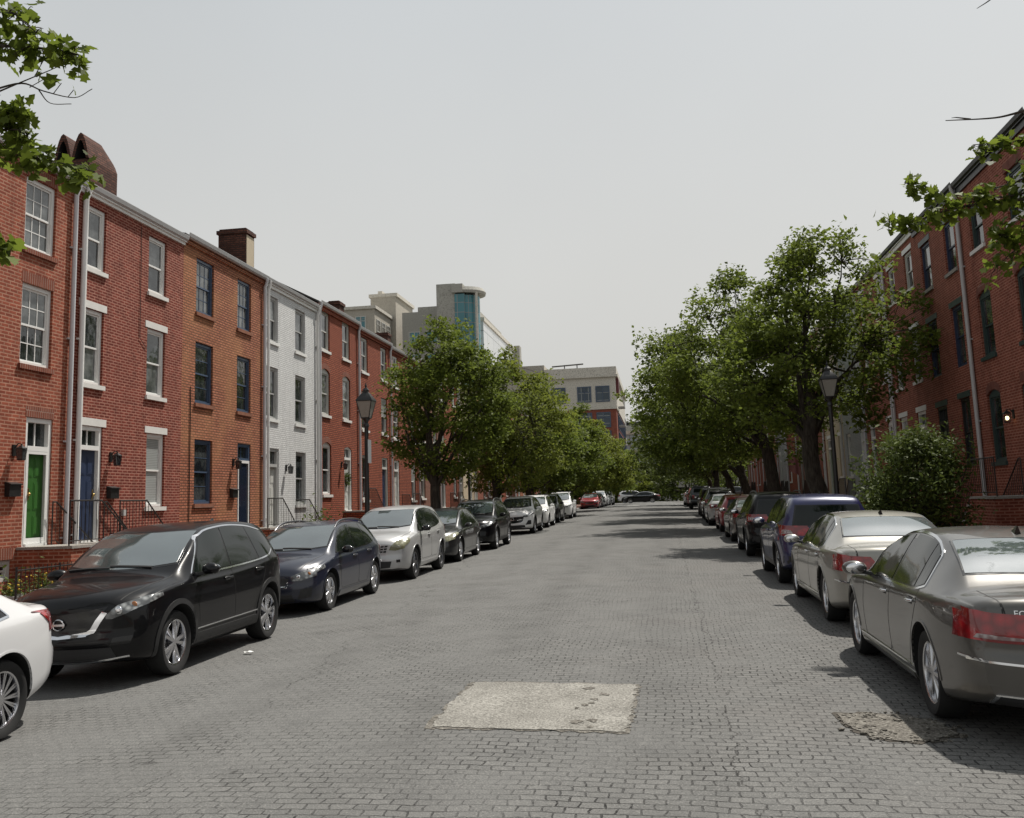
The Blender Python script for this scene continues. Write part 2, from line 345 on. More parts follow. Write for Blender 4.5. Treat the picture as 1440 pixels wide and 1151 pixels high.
M = {
 'road': road_mat(), 'bark': bark_mat(),
 'patch': stone('patch_concrete', (.17, .162, .145), (.27, .26, .235), 2.2, 48., None, 1., (.50, .485, .45)),
 'hole': stone('broken_asphalt', (.075, .068, .058), (.185, .172, .150), 7., 38., None, 1., (.42, .40, .36)),
 'kerb': stone('kerb_granite', (.22, .22, .21), (.34, .33, .31), 3.), 'ground': stone('earth', (.09, .083, .07), (.14, .13, .11), .5),
 'slab': stone('stoop_stone', (.25, .235, .21), (.36, .34, .31), 5.), 'planter': stone('planter_concrete', (.34, .35, .34), (.45, .45, .43), 6.),
 'pave': brick('pavement_brick', (.14, .065, .045), (.19, .092, .066), (.14, .12, .1), .2, .1, .008),
 'white': plain('white_paint', (.72, .72, .70), .5, .22, 3.), 'offwhite': plain('weathered_white_paint', (.52, .52, .49), .55, .3, 3.),
 'greypaint': plain('pale_grey_paint', (.40, .40, .39), .5, .2, 4.),
 'navy': plain('navy_blue_paint', (.022, .035, .075), .4, .2, 4.), 'bluewin': plain('slate_blue_paint', (.055, .085, .14), .4, .25, 4.),
 'green': plain('green_door_paint', (.032, .115, .020), .35, .2, 3.), 'greenframe': plain('dark_green_paint', (.028, .05, .047), .45, .2, 4.), 'black': plain('black_iron', (.012, .012, .012), .4, .3, 8.),
 'woodgreen': plain('sill_green', (.12, .15, .08), .6), 'gutter': plain('gutter_metal', (.42, .42, .42), .4, .3, 4.), 'pipe': plain('downspout_metal', (.55, .55, .57), .4, .2, 2.),
 'roof': plain('roof_shingle', (.06, .055, .05), .9, .5, 12.), 'brass': plain('brass', (.45, .32, .12), .3, .2, 9., 1.),
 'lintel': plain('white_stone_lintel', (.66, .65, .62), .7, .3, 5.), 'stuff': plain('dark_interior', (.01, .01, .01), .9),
 'glass': window_glass('window_pane', (.012, .015, .018), (.06, .068, .07)), 'glass_grey': window_glass('window_pane_pale', (.055, .06, .06), (.17, .18, .18)),
 'blind': blinds_mat('window_blind', (.42, .44, .43)),
 'storm': plain('storm_door_dark_glass', (.012, .018, .035), .06, .2, 3., 0., .6),
 'iron': plain('wrought_iron', (.016, .014, .013), .45, .3, 8.), 'lampglass': plain('frosted_lamp_glass', (.27, .26, .23), .25, .3, 6.),
 'tyre': plain('tyre_rubber', (.018, .018, .018), .8, .4, 15., 0., .3), 'rim': plain('alloy', (.62, .62, .64), .22, .15, 7., 1.), 'rimdark': plain('dark_alloy', (.17, .17, .18), .3, .2, 7., 1.),
 'well': plain('wheel_well', (.008, .008, .008), .9), 'plastic': plain('black_plastic', (.016, .016, .017), .55, .3, 20.), 'chrome': plain('chrome', (.75, .76, .78), .1, .1, 5., 1.),
 'seam': plain('panel_gap', (.004, .004, .004), .7), 'glassblack': plain('gloss_black_trim', (.008, .008, .009), .15),
 'carglass': glass('side_glass', (.006, .009, .008), 1.42), 'windshield': glass('windscreen_glass', (.045, .060, .062), 3.9, .02), 'rearglass': glass('rear_screen_glass', (.085, .105, .105), 4.6, .02),
 'plate': plain('licence_plate', (.6, .6, .57), .4, .3, 30.), 'bin': plain('blue_plastic_bin', (.02, .03, .13), .4, .2, 5.), 'grey_bin': plain('dark_bin', (.03, .035, .035), .5),
 'soil': plain('soil', (.04, .03, .02), .95, .5), 'yellow': plain('yellow_petals', (.55, .38, .04), .6, .2), 'sign': plain('sign_back_metal', (.25, .26, .27), .5, .25, 5.),
}
def light_mat(name, a, b, scale, coat=1.):
    s = NT(name); tc = s.n('TexCoord').outputs['Object']; v = s.n('TexVoronoi', i_Scale=scale); s.l(tc, v.inputs['Vector'])
    mp = s.n('Mapping'); mp.inputs['Scale'].default_value = (1, 1, 60); s.l(tc, mp.inputs['Vector'])
    c = s.mix(s.ramp(v.outputs['Distance'], [(.1, 0.), (.6, 1.)]), a, b); c = s.mix(s.math('MULTIPLY', s.noise(mp.outputs[0], 2., 1.), .35), c, [x*.3 for x in a])
    s.set(color=c, rough=.16, coat=coat, coat_r=.02); return s.mat
M['head'] = light_mat('headlamp', (.34, .35, .35), (.05, .053, .055), 14.); M['headyel'] = light_mat('hazed_headlamp', (.36, .36, .24), (.17, .16, .09), 12.)
M['tail'] = light_mat('tail_lamp', (.42, .006, .012), (.16, .002, .005), 10.); M['tailclear'] = light_mat('clear_lamp', (.5, .45, .44), (.2, .12, .12), 26.)
M['amber'] = light_mat('amber_lamp', (.5, .17, .02), (.25, .08, .01), 20.)
# ------------------------------------------------------------------ cars
def catmull(P, k):
    P = [np.array(p, float) for p in P]; o = []
    for i in range(len(P)-1):
        a, b = P[i], P[i+1]; pa = P[i-1] if i else 2*a-b; pb = P[i+2] if i+2 < len(P) else 2*b-a
        for j in range(k):
            t = j/k; m0 = (b-pa)*.5; m1 = (pb-a)*.5; L = np.linalg.norm(b-a)+1e-6
            for m in (m0, m1):
                q = np.linalg.norm(m)
                if q > 1.1*L: m *= 1.1*L/q
            o.append((2*t**3-3*t*t+1)*a+(t**3-2*t*t+t)*m0+(-2*t**3+3*t*t)*b+(t**3-t*t)*m1)
    o.append(P[-1]); return o

class CarShape:
    """lofted body: stations along x (nose 0, tail L), half sections in y and z"""
    def __init__(s, sp):
        s.sp = sp; s.L, s.W = sp['L'], sp['W']
        s.top = pchip(sp['top']); s.belt = pchip(sp['belt']); s.plan = pchip(sp['plan']); s.wt = pchip(sp['wt']); s.bot = pchip(sp['bot'])
        s.lf = pchip(sp['leanf']); s.lr = pchip(sp['leanr'])
    def section(s, x):
        W2 = s.W/2; w = W2*s.plan(x)
        for ax in (s.sp['fo'], s.sp['fo']+s.sp['wb']): w += .014*math.exp(-((x-ax)/.42)**2)
        zb, zt = s.bot(x), s.top(x); zs = min(s.belt(x), zt-.025); wb = w*s.sp.get('tuck', .955)
        wt = min(W2*s.wt(x), wb-.012); cr = min(.045, (zt-zs)*.5); ze = zt-cr; cab = max(0., ze-zs)
        h = zs-zb
        c = [(0, zb), (.7*w, zb), (.90*w, zb+.02), (.965*w, zb+.10), (.985*w, zb+.30*h), (w, zb+.58*h), (.988*w, zb+.80*h), (lerp(w, wb, .55), zb+.94*h), (wb, zs),
             (lerp(wb, wt, .10 if cab > .1 else .25), zs+cab*.10+.004), (lerp(wb, wt, .52), lerp(zs, ze, .56)), (lerp(wb, wt, .93), lerp(zs, ze, .93)), (wt*.94, ze+cr*.22), (wt*.55, zt-cr*.22), (0, zt)]
        return catmull(c, 3)
    def warp(s, v):
        x, y, z = v; W2 = s.W/2; a = abs(y)/W2; L = s.L
        f = max(0, 1-x/1.15)**2; r = max(0, 1-(L-x)/1.0)**2
        x += s.sp['bowf']*a**2.4*f - s.sp['bowr']*a**2.6*r
        f2 = max(0, 1-x/.7)**2; r2 = max(0, 1-(L-x)/.7)**2
        return (x+s.lf(z)*f2-s.lr(z)*r2, y, z)
    def mesh(s):
        L = s.L; xs = sorted(set([0, .012, .03, .06, .1, .16, .23, .31]+[L-q for q in (0, .012, .03, .06, .1, .16, .23, .31)]+[round(.4+i*(L-.8)/52, 4) for i in range(53)]))
        secs = [s.section(x) for x in xs]; n = len(secs[0]); V = []; F = []
        for x, sec in zip(xs, secs):
            for sg in (1, -1):
                for (y, z) in sec: V.append(s.warp((x, sg*y, z)))
        for i in range(len(xs)-1):
            b = i*2*n; d = b+2*n
            for k in range(n-1):
                F.append((b+k, b+k+1, d+k+1, d+k)); F.append((b+n+k, d+n+k, d+n+k+1, b+n+k+1))
        for x, sec, b in ((xs[0], secs[0], 0), (xs[-1], secs[-1], (len(xs)-1)*2*n)):
            N = 12; prev = None
            for k in range(n):
                y, z = sec[k]; row = [b+k]
                for j in range(1, N):
                    V.append(s.warp((x, y*(1-2*j/N), z))); row.append(len(V)-1)
                row.append(b+n+k)
                if prev:
                    for j in range(N): F.append((prev[j], prev[j+1], row[j+1], row[j]))
                prev = row
        me = bpy.data.meshes.new('body'); me.from_pydata(V, [], F)
        bm = bmesh.new(); bm.from_mesh(me); bmesh.ops.remove_doubles(bm, verts=bm.verts, dist=1e-4)
        bmesh.ops.recalc_face_normals(bm, faces=bm.faces); bm.to_mesh(me); s.bvh = BVHTree.FromBMesh(bm); bm.free()
        return me
    # projections onto the body
    def hit(s, org, d):
        h = s.bvh.ray_cast(Vector(org), Vector(d))
        if h[0] is None: h = s.bvh.find_nearest(Vector(org)+Vector(d)*6. if False else Vector(org))
        return h[0], h[1]
    def cast(s, mode, a, b):
        if mode == 'R': return s.hit((a, 4, b), (0, -1, 0))      # +y side, (x,z)
        if mode == 'L': return s.hit((a, -4, b), (0, 1, 0))
        if mode == 'F': return s.hit((-3, a, b), (1, 0, 0))      # (y,z)
        if mode == 'B': return s.hit((s.L+3, a, b), (-1, 0, 0))
        return s.hit((b, a, 4), (0, 0, -1))                      # 'T' (y,x)
    def patch(s, mb, mode, lo, up, off=.004, n=14, m=4, mi=0, skirt=.012):
        def res(pl, k):
            P = np.array(pl, float); d = np.r_[0, np.cumsum(np.linalg.norm(np.diff(P, axis=0), axis=1))]
            t = np.linspace(0, d[-1], k); return np.stack([np.interp(t, d, P[:, 0]), np.interp(t, d, P[:, 1])], 1)
        A, B = res(lo, n+1), res(up, n+1); G = []; D = {'R': (0, 1, 0), 'L': (0, -1, 0), 'F': (-1, 0, 0), 'B': (1, 0, 0), 'T': (0, 0, 1)}[mode]
        inner = []
        for j in range(m+1):
            for i in range(n+1):
                q = A[i]*(1-j/m)+B[i]*j/m; p, nr = s.cast(mode, q[0], q[1])
                if nr.dot(Vector(D)) < 0: nr = -nr
                G.append(tuple(p+nr*off)); inner.append(tuple(p-nr*skirt))
        F = [(j*(n+1)+i, j*(n+1)+i+1, (j+1)*(n+1)+i+1, (j+1)*(n+1)+i) for j in range(m) for i in range(n)]
        N = len(G); loop = [i for i in range(n+1)]+[(j)*(n+1)+n for j in range(1, m+1)]+[m*(n+1)+i for i in range(n-1, -1, -1)]+[j*(n+1) for j in range(m-1, 0, -1)]
        ring = [inner[i] for i in loop]; K = len(loop)
        F += [(loop[k], N+k, N+(k+1) % K, loop[(k+1) % K]) for k in range(K)]
        mb.raw(G+ring, F, mi)
    def strip(s, mb, mode, pts, w, off=.003, mi=0, n=24):
        """narrow band along a polyline"""
        P = np.array(pts, float); d = np.r_[0, np.cumsum(np.linalg.norm(np.diff(P, axis=0), axis=1))]; t = np.linspace(0, d[-1], n+1)
        Q = np.stack([np.interp(t, d, P[:, 0]), np.interp(t, d, P[:, 1])], 1); T = np.gradient(Q, axis=0); T /= np.linalg.norm(T, axis=1)[:, None]+1e-9
        N = np.stack([-T[:, 1], T[:, 0]], 1)*w/2
        s.patch(mb, mode, Q-N, Q+N, off, n, 1, mi, .008)

def make_wheel(parent, r, wd, pos, out, style, rimmat):
    t = MB(); w2 = wd/2
    t.lathe([(r*.70, -w2*.82), (r*.82, -w2*1.02), (r*.93, -w2), (r*.985, -w2*.72), (r, -w2*.3), (r, w2*.3), (r*.985, w2*.72), (r*.93, w2), (r*.82, w2*1.02), (r*.70, w2*.82)], 40, 'y', cap=False)
    wh = t.build('wheel', M['tyre'], parent, 40); wh.location = pos
    q = MB(); rr = r*.71; o = 1 if out > 0 else -1; f = w2*.80*o; bk = w2*.25*o
    q.lathe([(rr*1.0, f), (rr*.985, f+.006*o), (rr*.93, f), (rr*.91, f-.02*o), (rr*.9, -w2*.7*o)], 40, 'y', cap=False)
    q.lathe([(rr*.9, bk-.02*o), (0.001, bk-.02*o)], 24, 'y', m=1)
    q.lathe([(rr*.5, bk-.004*o), (rr*.5, bk-.012*o), (.001, bk-.004*o)], 24, 'y', m=2)
    q.lathe([(rr*.17, bk), (rr*.17, f-.012*o), (rr*.13, f-.004*o), (.001, f-.004*o)], 16, 'y')
    n, wi, wo, tw, dbl = style
    for k in range(n):
        a0 = 2*math.pi*k/n
        for sgn in ((-1, 1) if dbl else (0,)):
            a1 = a0+sgn*dbl; ai = a0+sgn*dbl*.35
            def pt(rad, a, off, d): return (rad*math.cos(a)-off*math.sin(a), d, rad*math.sin(a)+off*math.cos(a))
            ri, ro = rr*.12, rr*.93; dm = f-.012*o; di = f-.004*o; th = .022*o
            q.hexa([pt(ri, ai, -wi, di-th), pt(ro, a1+tw, -wo, dm-th), pt(ro, a1+tw, wo, dm-th), pt(ri, ai, wi, di-th), pt(ri, ai, -wi*.7, di), pt(ro, a1+tw, -wo*.7, dm), pt(ro, a1+tw, wo*.7, dm), pt(ri, ai, wi*.7, di)])
    q.build('rim', [M[rimmat], M['well'], M['rimdark']], wh, 35)
    return wh

ARCH = {}
def build_car(sp, label, cat, loc, facing, pal, name='parked_car', group=None, detail=2):
    """facing: -1 nose towards the camera, +1 nose away"""
    rz = R(90) if facing < 0 else R(-90)
    root = thing(name, label, cat, loc, 0, group)
    root.rotation_euler = (-.02, -math.atan(SLOPE) if facing < 0 else math.atan(SLOPE), rz)
    sh = CarShape(sp); me = sh.mesh(); L, Wd, fo, wb, r = sp['L'], sp['W'], sp['fo'], sp['wb'], sp['r']; W2 = Wd/2
    X0 = fo+wb/2; holder = root
    body = link('body', me, root); body.location = (-X0, 0, 0); me.materials.append(pal['paint']); me.materials.append(M['well'])
    # wheel arches
    cut = MB(); ra = r+sp.get('gap', .055)
    for ax in (fo, fo+wb):
        for sg in (1, -1):
            cut.lathe([(.001, sg*(W2-.36)), (ra, sg*(W2-.36)), (ra, sg*(W2+.3)), (.001, sg*(W2+.3))], 40, 'y', (ax, 0, r+.012))
    co = cut.build('cutter', M['well']); co.location = (-X0, 0, 0); co.parent = root
    md = body.modifiers.new('b', 'BOOLEAN'); md.operation = 'DIFFERENCE'; md.object = co; md.solver = 'EXACT'
    if hasattr(md, 'material_mode'): md.material_mode = 'TRANSFER'
    dg = bpy.context.evaluated_depsgraph_get(); dg.update(); nm = bpy.data.meshes.new_from_object(body.evaluated_get(dg))
    body.modifiers.clear(); body.data = nm; nm.name = 'body'; bpy.data.objects.remove(co)
    shade(nm, 38)
    def part(mb, nm_, mats, parent=None, sm=50):
        if not mb.v: return None
        o = mb.build(nm_, mats, parent or body, sm)
        if parent is None: o.parent = root; o.location = (-X0, 0, 0)
        return o
    for sg, mo in ((1, 'R'), (-1, 'L')):
        for k, ax in enumerate((fo, fo+wb)):
            make_wheel(root, r, sp.get('tw', .23), (ax-X0, sg*(W2-.03-sp.get('tw', .23)/2), r), sg, sp['wheel'], sp.get('rim', 'rim'))
            if sp.get('clad'):
                c = MB(); A = np.linspace(R(-12), R(192), 26)
                zc = r+.012
                sh.patch(c, mo, [(ax+math.cos(a)*(ra+.0), max(zc+math.sin(a)*ra, sh.bot(ax)+.03)) for a in A], [(ax+math.cos(a)*(ra+.06), max(zc+math.sin(a)*(ra+.06), sh.bot(ax)+.03)) for a in A], .010, 26, 2)
                part(c, 'wheel_arch_trim', M['plastic'])
            else:
                c = MB(); A = np.linspace(R(0), R(180), 24); zc = r+.012
                sh.patch(c, mo, [(ax+math.cos(a)*ra, zc+math.sin(a)*ra) for a in A], [(ax+math.cos(a)*(ra+.018), zc+math.sin(a)*(ra+.018)) for a in A], .007, 24, 1)
                part(c, 'wheel_arch_lip', pal['paint'])
    dt, db = pchip(sp['dlo_top']), pchip(sp['dlo_bot'])
    x0, x1 = sp['dlo_bot'][0][0], sp['dlo_bot'][-1][0]; xt0, xt1 = sp['dlo_top'][0][0], sp['dlo_top'][-1][0]
    def seg(a, b, fn, k=10): return [(lerp(a, b, i/k), fn(lerp(a, b, i/k))) for i in range(k+1)]
    for sg, mo in ((1, 'R'), (-1, 'L')):
        c = MB(); e = .022
        lo = seg(x0-e*2.2, x1+e*1.6, lambda x: db(x)-e, 16); up = seg(xt0-e*1.2, xt1+e*1.2, lambda x: dt(x)+e, 16)
        sh.patch(c, mo, lo, up, .0015, 30, 6)
        part(c, 'window_surround', M['glassblack'])
        if sp.get('chromew'):
            c = MB(); pts = [(x0-e*2.2, db(x0)-e)]+up+[(x1+e*1.6, db(x1)-e)]; sh.strip(c, mo, pts, .018, .006, 0, 40); sh.strip(c, mo, lo, .018, .006, 0, 30)
            part(c, 'window_chrome_strip', M['chrome'])
        for (a0, a1, b0, b1) in sp['wins']:
            c = MB(); sh.patch(c, mo, seg(a0, b0, db), seg(a1, b1, dt), .0045, 14, 6); part(c, 'side_window', M['carglass'])
        for i, (dx0, dx1, zl) in enumerate(sp['doors']):
            c = MB(); zt = lambda x: db(x)-.03
            # door skin with its shut line
            lo_, up_ = [(dx0[0], zl), (dx1[0], zl)], [(dx0[1], zt(dx0[1])), (dx1[1], zt(dx1[1]))]
            wr = []
            c2 = MB(); loop = [(dx0[1], zt(dx0[1])), (dx0[0], zl+.05), (dx0[0]+.04, zl), (dx1[0]-.04, zl), (dx1[0], zl+.05), (dx1[1], zt(dx1[1]))]
            if sp.get('reardoor') and i == 1: loop = [(dx0[1], zt(dx0[1])), (dx0[0], zl+.05), (dx0[0]+.04, zl)]+sp['reardoor']+[(dx1[1], zt(dx1[1]))]
            sh.strip(c2, mo, loop, .007, .0015, 0, 60); sm = part(c2, 'door_seam', M['seam'])
            hx, hz = sp['handles'][i]; h = MB()
            pts = []
            for t in np.linspace(-.115, .115, 9):
                p, nr = sh.cast(mo, hx+t, hz); pts.append(p+Vector((0, sg, 0))*(.006+.026*(1-(t/.115)**4)))
            h.tube(pts, [.011]+[.014]*7+[.011], 8); sh.patch(h, mo, [(hx-.075, hz-.032), (hx+.075, hz-.032)], [(hx-.065, hz+.03), (hx+.065, hz+.03)], .0015, 8, 2, 1)
            part(h, 'door_handle', [M['chrome'] if sp.get('chromeh') else pal['paint'], M['seam']])
        if sp.get('sill'):
            c = MB(); za, zb_ = sp['sill']; xa, xb = fo+ra+.05, fo+wb-ra-.05
            sh.patch(c, mo, [(xa, za), (xb, za)], [(xa, zb_), (xb, zb_)], .010, 20, 3); part(c, 'sill_trim', M['plastic'] if sp.get('clad') else pal['paint'])
            if sp.get('sillchrome'):
                c = MB(); sh.strip(c, mo, [(xa, zb_+.05), (xb, zb_+.06)], .016, .010); part(c, 'sill_strip', M['chrome'])
        # mirror
        mx_, mz = sp['mirror']; p, nr = sh.cast(mo, mx_, mz); c = MB()
        c.ball((p.x-.01, p.y+sg*.155, p.z+.07), (.085, .125, .078), 16)
        c.v = [(x-(abs(y)-abs(p.y)-.15)*.25, y, max(z, p.z+.012)) for x, y, z in c.v]
        c2i = len(c.v)
        c.hexa([(p.x-.05, p.y-sg*.03, p.z-.01), (p.x+.05, p.y-sg*.03, p.z-.01), (p.x+.04, p.y+sg*.11, p.z+.02), (p.x-.04, p.y+sg*.11, p.z+.02), (p.x-.05, p.y-sg*.03, p.z+.03), (p.x+.05, p.y-sg*.03, p.z+.03), (p.x+.04, p.y+sg*.11, p.z+.05), (p.x-.04, p.y+sg*.11, p.z+.05)], 1)
        mo_ = part(c, 'side_mirror', [pal.get('mirror', pal['paint']), M['plastic']])
        c = MB(); c.ball((p.x+.062, p.y+sg*.155, p.z+.072), (.012, .1, .058), 14); g = c.build('mirror_glass', M['chrome'], mo_, 60)
        if sp.get('rails'):
            c = MB(); ra0, ra1 = sp['rails']; pts = []
            for t in np.linspace(0, 1, 12):
                xx = lerp(ra0, ra1, t); yy = sg*(W2*sh.wt(xx)*.93); pp, _ = sh.cast('T', yy, xx); pts.append(pp+Vector((0, 0, -.01+.058*min(1, min(t, 1-t)*9))))
            c.tube(pts, .019, 8); part(c, 'roof_rail', M[sp.get('railmat', 'black')])
    # screens
    wl, wu, xl, xu, bl, bu = sp['ws']; c = MB(); E = .03
    K = [i/12*2-1 for i in range(13)]
    sh.patch(c, 'T', [(k*(wl+E), xl-.03+bl*k*k) for k in K], [(k*(wu+.02), xu+.035+bu*k*k) for k in K], .002, 24, 14); part(c, 'windscreen_surround', M['glassblack'])
    c = MB(); sh.patch(c, 'T', [(k*wl, xl+bl*k*k) for k in K], [(k*wu, xu+bu*k*k) for k in K], .005, 24, 14); wsc = part(c, 'windscreen', M['windshield'])
    c = MB()
    for s_ in (-.42, .12): sh.strip(c, 'T', [(s_, xl+.03), (s_+.55, xl+.06)], .02, .018)
    part(c, 'wiper', M['plastic'])
    if sp['rw'][0] == 'T':
        _, wl, wu, xl, xu, bl, bu = sp['rw']
        c = MB(); sh.patch(c, 'T', [(k*(wl+.025), xl+.025-bl*k*k) for k in K], [(k*(wu+.02), xu-.03-bu*k*k) for k in K], .002, 24, 14); part(c, 'rear_screen_surround', M['glassblack'])
        c = MB(); sh.patch(c, 'T', [(k*wl, xl-bl*k*k) for k in K], [(k*wu, xu-bu*k*k) for k in K], .005, 24, 14); part(c, 'rear_screen', M['rearglass'])
    else:
        _, wl, wu, zl, zu = sp['rw']
        c = MB(); sh.patch(c, 'B', [(k*(wl+.03), zl-.025) for k in K], [(k*(wu+.025), zu+.02) for k in K], .003, 24, 8); part(c, 'rear_screen_surround', M['glassblack'])
        c = MB(); sh.patch(c, 'B', [(k*wl, zl) for k in K], [(k*wu, zu) for k in K], .006, 24, 8); part(c, 'rear_screen', M['carglass'])
    # bonnet and boot shut lines
    c = MB()
    for s_ in (1, -1):
        sh.strip(c, 'T', [(s_*y, x) for y, x in sp['hood']], .009, .0015, 0, 40)
        if sp.get('boot'): sh.strip(c, 'T', [(s_*y, x) for y, x in sp['boot']], .009, .0015, 0, 40)
        if sp.get('bootb'): sh.strip(c, 'B', [(s_*y, z) for y, z in sp['bootb']], .009, .0015, 0, 40)
    part(c, 'panel_seam', M['seam'])
    mir = lambda pl: [(-a, b) for a, b in pl]
    front, rear = sp['front'], sp['rear']
    for lst in (front, rear):
        for it in lst:
            nm_, mat, mode, lo, up = it[:5]; off = it[5] if len(it) > 5 else .006; both = it[6] if len(it) > 6 else True
            mt = pal.get(mat) or M[mat]
            if mode in ('F', 'B', 'T'):
                for k in ((1, -1) if both else (0,)):
                    c = MB()
                    if k == 0: lo2 = mir(lo)[::-1]+lo; up2 = mir(up)[::-1]+up
                    else: lo2, up2 = (lo, up) if k > 0 else (mir(lo), mir(up))
                    sh.patch(c, mode, lo2, up2, off, 20, 6)
                    if len(it) > 7:
                        for (lo_, up_) in it[7]:
                            if k == 0: continue
                            sh.patch(c, 'R' if k > 0 else 'L', lo_, up_, off, 14, 5)
                    part(c, nm_, mt)
            else:
                for mo in ('R', 'L'):
                    c = MB(); sh.patch(c, mo, lo, up, off, 16, 4); part(c, nm_, mt)
    for fn in sp.get('extra', []): fn(sh, part, pal)
    c = MB(); sh.patch(c, 'F', [(-.25, sp['plz']), (.25, sp['plz'])], [(-.25, sp['plz']+.13), (.25, sp['plz']+.13)], .012, 8, 2)
    if facing < 0 and sp.get('fplate'): part(c, 'licence_plate', M['plate'])
    c = MB(); zz = sp['rplz']; sh.patch(c, 'B', [(-.155, zz), (.155, zz)], [(-.155, zz+.15), (.155, zz+.15)], .014, 8, 2); part(c, 'licence_plate', M['plate'])
    if sp.get('fin'):
        xx = sp['fin']; p, _ = sh.cast('T', 0, xx); c = MB(); c.raw([(p.x-.09, -.02, p.z-.01), (p.x+.06, -.028, p.z-.01), (p.x+.06, .028, p.z-.01), (p.x-.09, .02, p.z-.01), (p.x+.03, -.004, p.z+.055), (p.x+.065, -.004, p.z+.06), (p.x+.065, .004, p.z+.06), (p.x+.03, .004, p.z+.055)], [(0, 1, 5, 4), (1, 2, 6, 5), (2, 3, 7, 6), (3, 0, 4, 7), (4, 5, 6, 7)])
        part(c, 'roof_antenna', M['glassblack'], None, 30)
    c = MB(); c.box(fo-.1, fo+wb+.1, -W2*.78, W2*.78, sp['bot'][2][1]-.03, sp['bot'][2][1]+.12); part(c, 'underbody', M['well'])
    return root
def scale_pts(p, kx, kz=1.): return [(a*kx, b*kz) for a, b in p]
def emblem(y0, z0, rx, rz, bar=True, mode='F'):
    def fn(sh, part, pal):
        p, n = sh.cast(mode, y0, z0); c = MB(); d = -1 if mode == 'F' else 1
        pts = [(p.x+d*.022, y0+rx*math.cos(2*math.pi*k/20), z0+rz*math.sin(2*math.pi*k/20)) for k in range(21)]
        c.tube(pts, .008, 6, 0, False)
        if bar: c.box(min(p.x+d*.014, p.x+d*.03), max(p.x+d*.014, p.x+d*.03), y0-rx*1.25, y0+rx*1.25, z0-rz*.2, z0+rz*.2)
        part(c, 'emblem', M['chrome'])
    return fn
def lettering(s, y0, z0, size):  # badge letters on the boot lid
    def fn(sh, part, pal):
        vs, fs = text_mesh(s, size, .003); c = MB(); V = []
        for v in vs:
            yy, zz = y0+v.x, z0+v.y
            p, n = sh.cast('B', yy, zz); V.append((p.x+.006+v.z, yy, zz))
        c.raw(V, fs); part(c, 'lettering', M['chrome'], None, 20)
    return fn
def lenses(lst):
    def fn(sh, part, pal):
        for (mode, y, z, r, mat) in lst:
            for k in (1, -1):
                p, n = sh.cast(mode, y*k, z); c = MB(); c.ball((p.x, p.y, p.z), (r*.45, r, r), 16); part(c, 'lamp_lens', M[mat])
    return fn
def exhaust(y, z, w):
    def fn(sh, part, pal):
        for k in (1, -1):
            c = MB(); sh.patch(c, 'B', [((y-w)*k, z-.035), ((y+w)*k, z-.03)], [((y-w*.85)*k, z+.035), ((y+w*.85)*k, z+.04)], .012, 10, 3, 0); sh.patch(c, 'B', [((y-w+.02)*k, z-.022), ((y+w-.02)*k, z-.018)], [((y-w*.85+.02)*k, z+.022), ((y+w*.85-.02)*k, z+.027)], .017, 10, 3, 1)
            part(c, 'exhaust_tip', [M['chrome'], M['well']])
    return fn
def grille_mesh(x0, lo, up, rows, cols, mat='chrome'):
    def fn(sh, part, pal):
        c = MB()
        for i in range(rows):
            for j in range(cols):
                t0, t1 = (j+.12)/cols, (j+.88)/cols; v0, v1 = (i+.2)/rows, (i+.8)/rows
                def P(t, v):
                    a = np.array(lo[0])*(1-t)+np.array(lo[1])*t; b = np.array(up[0])*(1-t)+np.array(up[1])*t; q = a*(1-v)+b*v; return tuple(q)
                for k in (1, -1):
                    sh.patch(c, 'F', [(P(t0, v0)[0]*k, P(t0, v0)[1]), (P(t1, v0)[0]*k, P(t1, v0)[1])], [(P(t0, v1)[0]*k, P(t0, v1)[1]), (P(t1, v1)[0]*k, P(t1, v1)[1])], .008, 2, 1)
        part(c, 'grille_opening', M['well'])
    return fn

